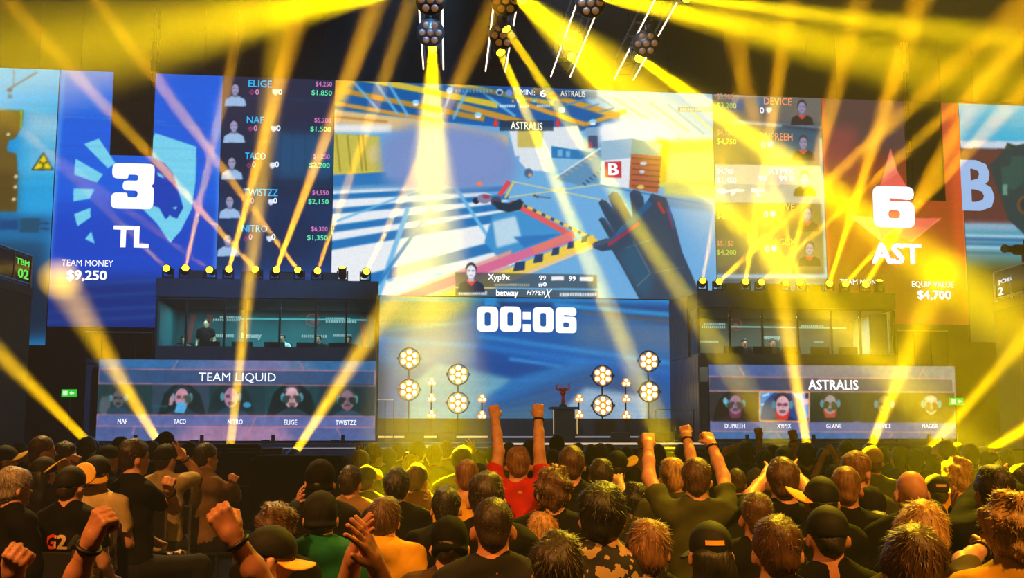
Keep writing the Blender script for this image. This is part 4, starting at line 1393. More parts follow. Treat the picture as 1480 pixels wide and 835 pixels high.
def wash_light(px, py, label, lit, truss_dz=.42):
    p = atz(px, py, ZT - .36)
    root = thing('wash_light', label, 'stage light', p, 0, 'round wash lights under the trusses')
    h = mesh_obj('housing', wash_ring, root, METAL)
    d = (Vector((p.x * .3, 2, 4)) - p).normalized()
    h.rotation_mode = 'QUATERNION'
    h.rotation_quaternion = (-d).to_track_quat('Z', 'Y')
    for k in range(7):
        a = k * math.pi / 3
        r = 0 if k == 0 else .185
        e = mesh_obj('lens', wash_lens, h, LENS if k in lit else LENSD)
        e.location = (r * math.cos(a), r * math.sin(a), 0)
    MB().tube([(0, 0, .05), (0, 0, .5)], .03, 8).tube([(-.24, 0, .5), (.24, 0, .5)], .03, 8).build('hanging_clamp', METAL, root)


wash_light(622, 47, 'round seven lens wash light under the leftmost truss', (5,))
wash_light(727, 51, 'round seven lens wash light under the second truss from the left', (1, 2))
wash_light(934, 63, 'round seven lens wash light under the rightmost truss', (2,))
wash_light(854, 4, 'round seven lens wash light at the top edge under the third truss', (0, 1, 2, 3, 4, 5, 6))
wash_light(622, 0, 'round lit wash light at the top edge under the leftmost truss', (0, 1, 2, 3, 4, 5, 6))
wash_light(731, 1, 'round lit wash light at the top edge under the second truss', (0, 1, 2, 3, 4, 5, 6))


def truss_beam(px, py, target, spread, watts, label, rad=.09, color=YEL, dz=0.0):
    p = atz(px, py, ZT - .36 + dz)
    top = p + Vector((0, 0, .36))
    r = moving_light(top, target, label, 'beam lights under the trusses', (spread, watts, rad), up=False, lens=LENSW, color=color)
    return r


truss_beam(625, 68, at(620, 720, 9.0), 4.4, 235, 'beam light at the front of the leftmost truss, shining straight down')
truss_beam(727, 34, at(830, 190, 22), 3.4, 220, 'upper beam light under the second truss from the left')
truss_beam(721, 69, at(772, 190, 23), 3.0, 200, 'lower beam light under the second truss from the left')
truss_beam(822, 78, at(960, 215, 21), 3.2, 260, 'beam light under the third truss from the left')
truss_beam(921, 82, at(1320, 365, 14), 3.2, 270, 'beam light under the rightmost truss')
truss_beam(752, -3, at(1330, 500, 9.5), 9.2, 380, 'broad beam light on the second truss, shining to the right', rad=.15)
truss_beam(872, -6, at(1440, 118, 13), 6.4, 290, 'broad beam light on the third truss, shining far right', rad=.13)
truss_beam(985, -4, at(1500, 62, 15), 4.2, 190, 'narrow beam light on the rightmost truss, shining far right')
truss_beam(566, -12, at(60, 78, 13), 9.5, 400, 'broad beam light left of the trusses, shining far left', rad=.15)

# cable looms hanging in the gaps of the score screens
LOOM = mat('loom_black', (.08, .08, .10), .6, noise=.3, scale=30)
for px, py, v, zb, lab in ((219, 224, .3, 9.6, 'black cable loom hanging in the gap of the blue score screen'), (1317, 290, .3, 9.2, 'black cable loom hanging in the gap of the red score screen')):
    u = uz(px, py, v)[0]
    r = thing('cable_loom', lab, 'cable', stage(u, v, 0), SROT)
    for k in range(4):
        MB().tube([(-.10 + .065 * k + .02 * math.sin(j * .9 + k * 2), .03 * math.cos(j * .9 + k), 16 - j * (16 - zb) / 14) for j in range(15)], .024, 6).build('cable', LOOM, r, True)
    for j in range(16):
        z = zb + .1 + j * .37
        MB().box(-.16, .14, -.05, -.03, z, z + .05).build('cable_tie', METAL, r)

# ------------------------------------------------------------------ side stands with railings
STAND = mat('stand_wall', (.10, .17, .20), .7, noise=.2, scale=1.5)
FROST = mat('railing_glass', (.08, .14, .18), .15, noise=.1)
for side in (-1, 1):
    X = 12.2 if side < 0 else 13.1
    Y1, z0, z1 = (28.0, 5.57, 6.32) if side < 0 else (30.0, 5.42, 6.17)
    nm = 'left' if side < 0 else 'right'
    r = thing('side_stand', 'dark balcony stand on the %s with a railing and lit lettering' % nm, 'balcony', (side * X, 0, 0), 0)
    x0, x1 = (0, 12) if side > 0 else (-12, 0)
    for k in range(5):
        a = 8 + k * (Y1 - 8) / 5
        box_obj('wall_panel', (x0 + .02, x1 - .02, a, a + (Y1 - 8) / 5 - .03, 0, z0 - .28), STAND, r)
    box_obj('floor_slab', (x0, x1, 8, Y1, z0 - .28, z0 - .06), CHARCOAL, r)
    xr = .06 if side > 0 else -.06
    MB().tube([(xr, 12, z1), (xr, Y1 - .1, z1)], .035, 8).build('top_rail', STEEL, r)
    MB().tube([(xr, 12, z0 + .03), (xr, Y1 - .1, z0 + .03)], .03, 8).build('bottom_rail', STEEL, r)
    ys = [Y1 - .1 - .95 * k for k in range(7)]
    for j, y in enumerate(ys):
        MB().tube([(xr, y, z0 - .1), (xr, y, z1)], .05 if j == 0 else .03, 8).build('post', STEEL, r)
        if j:
            box_obj('glass_panel', (xr - .01, xr + .01, y + .05, ys[j - 1] - .05, z0 + .07, z1 - .05), FROST, r)
    # the lettering faces the hall and the stage end of the balcony
    for s, ya, yb, za, zb in ((('TBM', .12, .88, .45, .60), ('02', .12, .75, .12, .36)) if side < 0 else (('JOB', .20, 1.05, .38, .52), ('2', .18, .52, .10, .32))):
        me = text_mesh(s, .03)
        fit(me, 0, 1, z0 + za, z0 + zb, 0)
        n = len(me.vertices)
        for vtx in me.vertices:
            t = vtx.co.x
            y = (Y1 - .1 - yb + (yb - ya) * t) if side < 0 else (Y1 - .1 - ya - (yb - ya) * t)
            vtx.co = (xr + (.02 if side < 0 else -.02), y, vtx.co.z)
        mesh_obj('lettering', me, r, glow('balcony_letters' + nm, (.45, .95, .35) if side < 0 else (.85, .90, 1.0), .9))

# broadcast camera on the right balcony
cx = Vector((12.9 + .75, 29.2, 5.42))
q = thing('broadcast_camera', 'black broadcast camera on a tripod behind the right balcony railing', 'camera', cx, .35)
for a in (0, 2.1, 4.2):
    MB().tube([(0, 0, .95), (.32 * math.cos(a), .32 * math.sin(a), 0)], [.03, .02], 6).build('tripod_leg', BLACK, q)
MB().tube([(0, 0, .9), (0, 0, 1.15)], .05, 8).build('tripod_head', BLACK, q)
MB().box(-.32, .28, -.1, .1, 1.15, 1.40, c=.03).build('body', BLACK, q)
MB().lathe([(.09, 0), (.09, .25), (.11, .3), (.11, .36)], 12, c=(0, 0, 0)).build('lens', BLACK, q).matrix_local = Matrix.Translation((-.3, 0, 1.28)) @ Euler((0, -math.pi / 2, 0)).to_matrix().to_4x4()
MB().box(.05, .2, -.06, .06, 1.40, 1.58, c=.02).build('viewfinder', BLACK, q)
MB().tube([(.2, .05, 1.15), (.6, .12, .95)], .015, 6).build('pan_handle', BLACK, q)

# exit signs
for px, py, Y, lab in ((100, 568, 29.6, 'green exit sign at left of the left player screen'), (1382, 580, 31.5, 'green exit sign at right of the right player screen')):
    p = at(px, py, Y)
    r = thing('exit_sign', lab, 'sign', p, 0)
    MB().box(-.19, .19, -.04, .04, -.1, .1).build('panel', glow('exit_green', (.12, .78, .16), 1.1), r)
    MB().box(-.15, -.03, -.05, -.04, -.06, .06).build('door_symbol', glow('exit_white', (.85, 1, .8), 1.0), r)
    MB().add([(.02, -.045, 0), (.08, -.045, .06), (.08, -.045, .025), (.15, -.045, .025), (.15, -.045, -.025), (.08, -.045, -.025), (.08, -.045, -.06)], [tuple(range(7))]).build('arrow_symbol', glow('exit_white', (.85, 1, .8), 1.0), r)
    MB().tube([(0, .06, .1), (0, .06, -p.z)], .03, 6).build('post', BLACK, r)

# ------------------------------------------------------------------ barrier between crowd and stage
br = thing('crowd_barrier', 'black barrier running across the hall between crowd and stage', 'barrier', (0, 19, 0))
for k in range(-6, 7):
    a = k * 2.0 + .1
    if -5.5 < a < -2.9:
        continue
    box_obj('panel', (a + .02, a + 1.98, 0, .05, .05, 1.56), BLACK, br)
    MB().tube([(a, .1, 0), (a, .1, 1.6)], .035, 8).build('post', METAL, br)
for a, b in ((-11.9, -3.9), (-1.9, 12.9)):
    MB().tube([(a, .02, 1.6), (b, .02, 1.6)], .035, 8).build('top_rail', METAL, br)
fr = thing('frame_gate', 'dark open frame at the left end of the barrier gap', 'gate', (-4.62, 18.0, 0))
for x in (-.55, .0, .55):
    MB().tube([(x, 0, 0), (x, 0, 1.68)], .035, 8).build('post', METAL, fr)
for z in (1.02, 1.68):
    MB().tube([(-.55, 0, z), (.55, 0, z)], .035, 8).build('rail', METAL, fr)
box_obj('lower_panel', (-.5, .5, -.01, .01, .1, .98), NAVY, fr)
cb = thing('speaker_stack', 'large black covered speaker box standing before the stage, left of centre', 'speaker', (-3.0, 16.6, 0))
MB().box(-.78, .62, -.5, .5, 0.0, 1.57, c=.06).build('cover', mat('black_cloth', (.055, .06, .075), .85, noise=.25, scale=14, bump=.2), cb)
MB().box(-.74, .58, -.53, -.5, .1, 1.45).build('front_grille', BLACK, cb)
# low lamp and lit desk at the left foot of the stage
fl = thing('floor_lamp_cluster', 'small cluster of warm bulbs low at the left foot of the stage', 'stage light', stage(uz(589, 648, -5.6)[0], -5.6, 0), SROT)
MB().box(-.2, .2, -.1, .1, 0, .95).build('case', BLACK, fl)
MB().box(-.24, .24, -.1, .1, .95, 1.5).build('housing', BLACK, fl)
for k in range(6):
    b = mesh_obj('bulb', bulb_small, fl, BULB)
    b.location = (-.14 + .14 * (k % 3), -.1, 1.34 - .2 * (k // 3))
dk = thing('control_desk', 'control desk with a pale lit top at the left foot of the stage', 'desk', stage(uz(628, 646, -5.6)[0], -5.6, 0), SROT)
MB().box(-.5, .5, -.2, .2, 0, 1.30).build('body', CHARCOAL, dk)
MB().box(-.52, .52, -.24, .22, 1.30, 1.34).build('top', CHARCOAL, dk)
MB().box(-.46, .42, -.26, -.24, 1.36, 1.52).build('screen', glow('desk_screen', (.75, .78, .55), .6), dk)

# ------------------------------------------------------------------ people: smooth bodies grown from a distance field
class Field:
    """signed distance on a grid whose spacing may change along each axis"""

    def __init__(self, xs, ys, zs):
        self.ax = [np.asarray(a, np.float32) for a in (xs, ys, zs)]
        self.D = np.full([len(a) for a in self.ax], 0.5, np.float32)

    def block(self, lo, hi, m):
        sl = []
        for a, l, h in zip(self.ax, lo, hi):
            i0, i1 = np.searchsorted(a, l - m), np.searchsorted(a, h + m)
            sl.append(slice(max(0, i0 - 1), min(len(a), i1 + 1)))
        if any(s.stop - s.start < 1 for s in sl):
            return None
        return tuple(sl)

    def pts(self, sl):
        return (self.ax[0][sl[0]][:, None, None], self.ax[1][sl[1]][None, :, None], self.ax[2][sl[2]][None, None, :])

    def merge(self, sl, d, k):
        D = self.D[sl]
        if k > 0:
            h = np.clip(.5 + .5 * (D - d) / k, 0, 1)
            self.D[sl] = D * (1 - h) + d * h - k * h * (1 - h)
        else:
            self.D[sl] = np.minimum(D, d)

    def cone(self, a, b, ra, rb, k=.03):
        a, b = np.array(a, np.float32), np.array(b, np.float32)
        r = max(ra, rb)
        sl = self.block(np.minimum(a, b) - r, np.maximum(a, b) + r, k + .05)
        if sl is None:
            return self
        X, Y, Z = self.pts(sl)
        ab = b - a
        L2 = max(float(ab @ ab), 1e-9)
        px, py, pz = X - a[0], Y - a[1], Z - a[2]
        t = np.clip((px * ab[0] + py * ab[1] + pz * ab[2]) / L2, 0, 1)
        d = np.sqrt((px - t * ab[0]) ** 2 + (py - t * ab[1]) ** 2 + (pz - t * ab[2]) ** 2) - (ra + (rb - ra) * t)
        self.merge(sl, d, k)
        return self

    def ell(self, c, r, k=.03, R=None, cut=None):
        c, r = np.array(c, np.float32), np.array(r, np.float32)
        m = float(r.max())
        sl = self.block(c - m, c + m, k + .05)
        if sl is None:
            return self
        X, Y, Z = self.pts(sl)
        x, y, z = X - c[0], Y - c[1], Z - c[2]
        if R is not None:
            x, y, z = (R[0][i] * x + R[1][i] * y + R[2][i] * z for i in range(3))
        k0 = np.sqrt((x / r[0]) ** 2 + (y / r[1]) ** 2 + (z / r[2]) ** 2)
        k1 = np.sqrt((x / r[0] ** 2) ** 2 + (y / r[1] ** 2) ** 2 + (z / r[2] ** 2) ** 2)
        d = k0 * (k0 - 1) / np.maximum(k1, 1e-6)
        if cut is not None:
            d = np.maximum(d, cut(x, y, z))
        self.merge(sl, d, k)
        return self

    def clip(self, fn):
        X, Y, Z = self.pts((slice(None),) * 3)
        self.D = np.maximum(self.D, fn(X, Y, Z))
        return self

    def add(self, fn):
        X, Y, Z = self.pts((slice(None),) * 3)
        self.D = self.D + fn(X, Y, Z)
        return self

    def net(self):
        """surface nets: one vertex per crossed cell, one quad per crossed edge"""
        D = self.D
        s = D < 0
        c = np.zeros([n - 1 for n in D.shape], np.int8)
        for i in (0, 1):
            for j in (0, 1):
                for k in (0, 1):
                    c += s[i:c.shape[0] + i, j:c.shape[1] + j, k:c.shape[2] + k]
        I = np.argwhere((c > 0) & (c < 8))
        if len(I) == 0:
            return np.zeros((0, 3)), np.zeros((0, 4), int)
        idx = np.full(c.shape, -1, np.int32)
        idx[tuple(I.T)] = np.arange(len(I))
        acc = np.zeros((len(I), 3))
        cnt = np.zeros(len(I))
        corner = [(i, j, k) for i in (0, 1) for j in (0, 1) for k in (0, 1)]
        val = {q: D[I[:, 0] + q[0], I[:, 1] + q[1], I[:, 2] + q[2]] for q in corner}
        pos = lambda q: np.stack([self.ax[n][I[:, n] + q[n]] for n in range(3)], -1)
        for q in corner:
            for n in range(3):
                if q[n]:
                    continue
                p = list(q)
                p[n] = 1
                p = tuple(p)
                a, b = val[q], val[p]
                m = (a < 0) != (b < 0)
                t = np.where(m, a / np.where(m, a - b, 1), 0)[:, None]
                acc += np.where(m[:, None], pos(q) * (1 - t) + pos(p) * t, 0)
                cnt += m
        V = acc / cnt[:, None]
        Q = []
        for n in range(3):
            a = [slice(1, -1)] * 3
            b = [slice(1, -1)] * 3
            a[n], b[n] = slice(0, -1), slice(1, None)
            e = s[tuple(a)] != s[tuple(b)]
            E = np.argwhere(e)
            if not len(E):
                continue
            off = np.ones(3, int)
            off[n] = 0
            E = E + off
            o1, o2 = [(1, 2), (2, 0), (0, 1)][n]
            q = []
            for d1, d2 in ((-1, -1), (0, -1), (0, 0), (-1, 0)):
                J = E.copy()
                J[:, o1] += d1
                J[:, o2] += d2
                q.append(idx[tuple(J.T)])
            q = np.stack(q, -1)
            inside = s[tuple(E.T)]
            q[~inside] = q[~inside][:, ::-1]
            Q.append(q)
        Q = np.concatenate(Q) if Q else np.zeros((0, 4), int)
        return V, Q[(Q >= 0).all(1)]


def np_mesh(name, V, Q, tris=None):
    me = bpy.data.meshes.new(name)
    nt_ = 0 if tris is None else len(tris)
    me.vertices.add(len(V))
    me.vertices.foreach_set('co', np.asarray(V, np.float32).ravel())
    loops = np.asarray(Q, np.int32).ravel()
    if nt_:
        loops = np.concatenate([loops, np.asarray(tris, np.int32).ravel()])
    me.loops.add(len(loops))
    me.loops.foreach_set('vertex_index', loops)
    nq = len(Q)
    me.polygons.add(nq + nt_)
    st_ = np.concatenate([np.arange(nq) * 4, nq * 4 + np.arange(nt_) * 3]).astype(np.int32)
    me.polygons.foreach_set('loop_start', st_)
    me.polygons.foreach_set('loop_total', np.concatenate([np.full(nq, 4), np.full(nt_, 3)]).astype(np.int32))
    me.polygons.foreach_set('use_smooth', np.ones(nq + nt_, bool))
    me.update(calc_edges=True)
    return me


def axis(lo, hi, step, coarse_below=None, cstep=None):
    if coarse_below is None or coarse_below <= lo:
        return np.arange(lo, hi + step, step)
    a = np.arange(lo, coarse_below, cstep)
    return np.concatenate([a, np.arange(a[-1] + step, hi + step, step)])


SKINS = {'pale': mat('skin_pale', (.80, .58, .47), .5, noise=.12, scale=30, spec=.35), 'tan': mat('skin_tan', (.74, .50, .38), .5, noise=.12, scale=30, spec=.35),
         'brown': mat('skin_brown', (.48, .31, .22), .5, noise=.12, scale=30, spec=.35)}
HAIRS = {}
for nm, c in (('black', (.09, .075, .07)), ('dark', (.16, .11, .085)), ('brown', (.30, .19, .12)), ('light', (.46, .31, .19)), ('blond', (.66, .50, .29)), ('grey', (.56, .50, .45))):
    HAIRS[nm] = mat('hair_' + nm, c, .5, noise=.55, scale=60, bump=.6, spec=.5, stretch=(1, 1, .25))
CLOTH = {}
for nm, c in (('black', (.042, .040, .042)), ('charcoal', (.12, .115, .12)), ('olive', (.24, .25, .12)), ('cream', (.80, .70, .48)), ('beige', (.55, .43, .28)), ('red', (.72, .12, .10)),
              ('maroon', (.30, .10, .09)), ('green', (.06, .34, .24)), ('brown', (.26, .18, .12)), ('navy', (.10, .12, .20)), ('yellow', (.80, .60, .16)), ('grey', (.36, .34, .32)), ('denim', (.20, .24, .32)), ('white', (.82, .80, .76))):
    CLOTH[nm] = mat('cloth_' + nm, c, .85, noise=.22, scale=9, bump=.25, spec=.15)


def floral():
    m = bpy.data.materials.new('cloth_floral')
    m.use_nodes = True
    nt = m.node_tree
    b = nt.nodes['Principled BSDF']
    b.inputs['Roughness'].default_value = .8
    tc = nt.nodes.new('ShaderNodeTexCoord')
    nz = nt.nodes.new('ShaderNodeTexNoise')
    nz.inputs['Scale'].default_value = 26
    nz.inputs['Detail'].default_value = 2
    r = nt.nodes.new('ShaderNodeValToRGB')
    r.color_ramp.interpolation = 'CONSTANT'
    r.color_ramp.elements[0].color = (.008, .008, .008, 1)
    r.color_ramp.elements[1].position = .53
    r.color_ramp.elements[1].color = (.42, .28, .12, 1)
    nt.links.new(tc.outputs['Object'], nz.inputs['Vector'])
    nt.links.new(nz.outputs['Fac'], r.inputs['Fac'])
    nt.links.new(r.outputs[0], b.inputs['Base Color'])
    CLOTH['floral'] = m


floral()
BRIM = mat('cap_brim_yellow', (.86, .66, .22), .7, noise=.1)
CAPB = mat('cap_black', (.042, .042, .046), .75, noise=.2, scale=20, bump=.2)
EYEW = mat('eye_dark', (.10, .08, .07), .2)
BAND = mat('wristband_black', (.05, .05, .05), .5, noise=.2)

SHOE = MB().lathe([(.045, 0), (.055, .02), (.05, .06), (.035, .08)], 10).box(-.04, .04, .0, .19, 0, .05, c=.015).mesh('shoe', True)
RNG = np.random.default_rng(7)


def rot_z(a):
    c, s = math.cos(a), math.sin(a)
    return np.array([[c, -s, 0], [s, c, 0], [0, 0, 1]])


def rot_x(a):
    c, s = math.cos(a), math.sin(a)
    return np.array([[1, 0, 0], [0, c, -s], [0, s, c]])


def hand_prims(F, W, e, n, left, pose, s):
    """palm, four fingers and a thumb in the frame of the wrist"""
    e = e / np.linalg.norm(e)
    n = n - e * (n @ e)
    n = n / np.linalg.norm(n)
    t = np.cross(n, e) * (1 if left else -1)
    P = lambda x, y, z: W + (t * x + n * y + e * z) * s
    q = s
    for x in (-.026, 0, .026):
        F.cone(P(x * .7, .0, .0), P(x, .004, .075), .019 * q, .015 * q, .012)
    if pose == 'fist':
        for i, x in enumerate((.031, .0105, -.0105, -.030)):
            l = (.0, .004, .001, -.006)[i]
            F.cone(P(x, -.001, .080 + l), P(x, .036, .088 + l), .0105 * q, .0105 * q, .003)
            F.cone(P(x, .036, .088 + l), P(x, .050, .058), .0105 * q, .0095 * q, .003)
            F.cone(P(x, .050, .058), P(x, .026, .044), .0095 * q, .009 * q, .003)
        F.cone(P(.034, .008, .018), P(.046, .036, .046), .015 * q, .012 * q, .006)
        F.cone(P(.046, .036, .046), P(.022, .060, .066), .0115 * q, .0095 * q, .003)
    else:
        for i, x in enumerate((.031, .0105, -.0105, -.030)):
            L = (.072, .080, .074, .058)[i]
            f = x * (.5 if pose == 'open' else .15)
            c = .016 if pose == 'open' else .03
            F.cone(P(x, .002, .078), P(x + f * .6, .006 + c * .4, .078 + L * .5), .0105 * q, .0095 * q, .003)
            F.cone(P(x + f * .6, .006 + c * .4, .078 + L * .5), P(x + f * 1.2, .006 + c * 1.6, .078 + L), .0095 * q, .0078 * q, .003)
        F.cone(P(.032, .008, .018), P(.058, .018, .055), .0145 * q, .011 * q, .006)
        F.cone(P(.058, .018, .055), P(.066, .026, .085), .011 * q, .0088 * q, .003)


def on_ray(px, py, S, Ln, far=True):
    """point on the ray through a pixel at distance Ln from S"""
    o = np.array([0, 0, EYE])
    d = np.array(ray(px, py))
    d = d / np.linalg.norm(d)
    b = (S - o) @ d
    c2 = (S - o) @ (S - o) - b * b
    h = Ln * Ln - c2
    if h <= 0:
        p = o + d * b
        return S + (p - S) / np.linalg.norm(p - S) * Ln
    return o + d * (b + (math.sqrt(h) if far else -math.sqrt(h)))


NP = 0


def person(x, y, w, label, yaw=0, hair='short', hc='dark', shirt='black', sleeve='t', hat=None, arms=None, skin='pale', seat=False, tilt=0, hood=False, tuft=True, d=None, hyaw=None, group=None, base=None):
    global NP
    NP += 1
    seed = NP
    rn = np.random.default_rng(seed * 13 + 5)
    zf = base if base is not None else (.45 if seat else 0.0)
    top = 1.21 if seat else 1.62
    best = None
    th0 = {'bald': -.004, 'crop': .003, 'short': .010, 'medium': .018, 'curly': .024, 'long': .014, 'thin': .004}[hair]
    d0 = d or (.180 if hat else 2 * (.0765 + th0) + .006) * FOC / w
    for f in ([1.0] if d else np.linspace(.86, 1.2, 18)):
        zh = at(x, y, d0 * f).z
        s = (zh - zf) / top
        cost = abs(s - 1.0) * 3 + abs(f - 1) * 1.2 + (10 if not .9 < s < 1.1 else 0)
        if best is None or cost < best[0]:
            best = (cost, f, s)
    d = d0 * best[1]
    s = min(1.13, max(.86, best[2]))
    hp = at(x, y, d)
    yw = -math.radians(yaw)
    Rw = rot_z(yw)
    org = np.array([hp.x, hp.y, zf])
    drop = .41 * s if seat else 0.0
    J = lambda a, b, c: np.array([a * s, b * s, c * s - (drop if c > .6 else 0)])
    loc = lambda p: Rw.T @ (np.asarray(p) - org)
    vox = min(.030, max(.0140, d * .0027))
    hc_ = J(0, .0, 1.62)
    HR = rot_z(-math.radians((hyaw or 0))) @ rot_x(math.radians(tilt))
    H = lambda a, b, c: hc_ + HR @ (np.array([a, b, c]) * s)

    # arms: shoulder, elbow, wrist, hand
    limbs = []
    for sd, sg in (('L', -1), ('R', 1)):
        S = J(sg * .178, 0, 1.405)
        spec = (arms or {}).get(sd)
        if spec:
            Sw = org + Rw @ S
            up = spec['e'][1] < y + w * 1.2
            if up:
                Sw = Sw + np.array([0, 0, .035 * s])
                S = loc(Sw)
            Ew = on_ray(*spec['e'], Sw, .285 * s, spec.get('ef', True))
            Hw = on_ray(*spec['h'], Ew, .315 * s, spec.get('hf', True))
            E, Hd = loc(Ew), loc(Hw)
            dirn = (Hd - E) / np.linalg.norm(Hd - E)
            Wp = Hd - dirn * .055 * s
            n = np.array(spec.get('n', (0, 1, 0)), float)
            n = Rw.T @ n
            if abs(n @ dirn) > .93:
                n = n + np.array([.4 * sg, 0, .3])
            limbs.append((S, E, Wp, dirn, n, sg < 0, spec.get('p', 'fist'), spec))
        elif seat:
            limbs.append((S, J(sg * .23, .06, 1.14), J(sg * .12, .28, 1.02), np.array([-.3 * sg, .9, -.1]), np.array([0, 0, -1.]), sg < 0, 'open', None))
        else:
            limbs.append((S, J(sg * .245, -.02, 1.14), J(sg * .20, .16, .96), np.array([-.1 * sg, .7, -.6]), np.array([-1. * sg, 0, 0]), sg < 0, 'rest', None))

    def torso(F, g=0.0, k=.05):
        F.ell(J(0, 0, 1.24), np.array((.165, .108, .21)) * s + g, k)
        F.cone(J(-.13, -.01, 1.405), J(.13, -.01, 1.405), .062 * s + g, .062 * s + g, k)
        for q in (-1, 1):
            F.cone(J(q * .03, -.02, 1.485), J(q * .135, -.015, 1.425), .05 * s + g * .6, .05 * s + g, k)
        F.ell(J(0, .01, 1.04), np.array((.15, .112, .18)) * s + g, k)
        F.ell(J(0, 0, .93), np.array((.165, .118, .12)) * s + g, k)

    def legs(F, g=0.0, k=.04):
        for q in (-1, 1):
            hip = J(q * .09, 0, .9)
            if seat:
                kn, an = np.array([q * .12 * s, .43 * s, .50 * s]), np.array([q * .12 * s, .40 * s, .09 * s])
            else:
                kn, an = np.array([q * .10 * s, .015 * s, .5 * s]), np.array([q * .105 * s, -.02 * s, .09 * s])
            F.cone(hip, kn, .086 * s + g, .058 * s + g, k)
            F.cone(kn, an, .056 * s + g, .038 * s + g, k)

    # --- body: one continuous surface
    P = np.array([p for l in limbs for p in (l[0], l[1], l[2], l[2] + l[3] * .12)] + [H(0, 0, .15), J(-.26, -.2, .9), J(.26, .2, .9)])
    lo, hi = P.min(0) - .09, P.max(0) + .09
    if seat:
        hi[1] = max(hi[1], .55 * s)
    lo[2] = 0.0
    zc = min(l[1][2] for l in limbs if l[7]) - .1 if arms else J(0, 0, 1.32)[2]
    zc = min(zc, J(0, 0, 1.32)[2])
    F = Field(axis(lo[0], hi[0], vox), axis(lo[1], hi[1], vox), axis(lo[2], hi[2], vox, zc, vox * 2.4))
    torso(F)
    legs(F)
    for q in (-1, 1):
        an = (np.array([q * .12, .40, .09]) if seat else np.array([q * .105, -.02, .09])) * s
        F.cone(an + np.array([0, -.02, -.045]), an + np.array([.01 * q, .15, -.055]), .042 * s, .034 * s, .03)
    F.cone(J(0, -.018, 1.42), H(0, -.015, -.05), .060 * s, .054 * s, .035)
    F.ell(H(0, -.008, .02), np.array((.074, .093, .096)) * s, .02, HR)
    F.ell(H(0, .028, -.045), np.array((.056, .062, .072)) * s, .03, HR)
    F.cone(H(0, .086, .0), H(0, .106, -.028), .009 * s, .014 * s, .012)
    F.cone(H(-.02, .078, -.066), H(.02, .078, -.066), .010 * s, .010 * s, .010)
    F.ell(H(0, .080, -.100), np.array((.02, .014, .014)) * s, .02, HR)
    F.cone(H(-.04, .076, .022), H(.04, .076, .022), .010 * s, .010 * s, .014)
    for q in (-1, 1):
        F.ell(H(q * .083, -.010, -.020), np.array((.014, .021, .034)) * s, .008, HR)
    for S, E, Wp, dirn, n, left, pose, spec in limbs:
        F.cone(S, E, .053 * s, .041 * s, .035)
        F.cone(E, (E + Wp) / 2, .042 * s, .038 * s, .02)
        F.cone((E + Wp) / 2, Wp + dirn * .015, .038 * s, .0285 * s, .02)
        if not spec:
            hand_prims(F, Wp, dirn, n, left, pose, s)
    V, Q = F.net()
    # raised hands get a finer net that grows out of the forearm
    for S, E, Wp, dirn, n, left, pose, spec in limbs:
        if not spec:
            continue
        hv = min(.0095, max(.0052, d * .0011))
        c = Wp + dirn * .07 * s
        a, b = Wp - dirn * .075 * s, Wp + dirn * .17 * s
        l, h = np.minimum(a, b) - .085 * s, np.maximum(a, b) + .085 * s
        G = Field(axis(l[0], h[0], hv), axis(l[1], h[1], hv), axis(l[2], h[2], hv))
        G.cone(Wp - dirn * .065 * s, Wp + dirn * .01 * s, .0335 * s, .0285 * s, .0)
        hand_prims(G, Wp, dirn, n, left, pose, s)
        v, q2 = G.net()
        Q = np.concatenate([Q, q2 + len(V)])
        V = np.concatenate([V, v])
    body = mesh_obj('person', np_mesh('person', V, Q), None, SKINS[skin])
    body.location = org
    body.rotation_euler = (0, 0, yw)
    tag(body, label, 'person', group)

    # --- shirt
    g = .014 if sleeve == 't' else .02
    sv = max(vox, .017)
    P2 = [J(-.2, -.16, .8), J(.2, .16, 1.5)]
    for S, E, Wp, dirn, n, left, pose, spec in limbs:
        P2 += [S, S + (E - S) * .62] if sleeve == 't' else [S, E, Wp]
    P2 = np.array(P2)
    lo, hi = P2.min(0) - .09, P2.max(0) + .09
    F = Field(axis(lo[0], hi[0], sv), axis(lo[1], hi[1], sv), axis(lo[2], hi[2], sv, J(0, 0, 1.2)[2], sv * (1.0 if seat else 1.8)))
    torso(F, g)
    for S, E, Wp, dirn, n, left, pose, spec in limbs:
        if sleeve == 't':
            e = S + (E - S) * .62
            F.cone(S, e, .053 * s + g + .004, .052 * s + g, .035)
            u = (E - S) / np.linalg.norm(E - S)
            m0 = (e - S) @ u

            def cutf(X, Y, Z, S=S, u=u, m0=m0):
                px, py, pz = X - S[0], Y - S[1], Z - S[2]
                t = px * u[0] + py * u[1] + pz * u[2]
                r2 = px ** 2 + py ** 2 + pz ** 2 - t * t
                return np.where(r2 < (.10 * s) ** 2, t - m0 - .012, -.5)
            F.clip(cutf)
        else:
            F.cone(S, E, .055 * s + g, .045 * s + g, .04)
            F.cone(E, Wp - dirn * .02, .045 * s + g, .032 * s + g * .8, .03)
    if hood:
        F.ell(J(0, -.085, 1.45), np.array((.115, .055, .075)) * s, .04)
    else:
        F.cone(J(-.045, -.035, 1.475), J(.045, -.035, 1.475), .042 * s, .042 * s, .03)
    a1, a2 = rn.uniform(0, 6, 2)
    F.add(lambda X, Y, Z: (.0045 * np.sin(X * 31 + Z * 23 + a1) + .0035 * np.sin(Z * 47 - X * 19 + Y * 25 + a2)).astype(np.float32))
    zb, zn = J(0, 0, .86)[2], J(0, 0, 1.525)[2]
    F.clip(lambda X, Y, Z: np.broadcast_to(zb - Z, F.D.shape))
    V, Q = F.net()
    sh = mesh_obj('shirt' if sleeve == 't' else 'jacket', np_mesh('shirt', V, Q), body, CLOTH[shirt])

    # --- trousers and shoes
    tv = .045
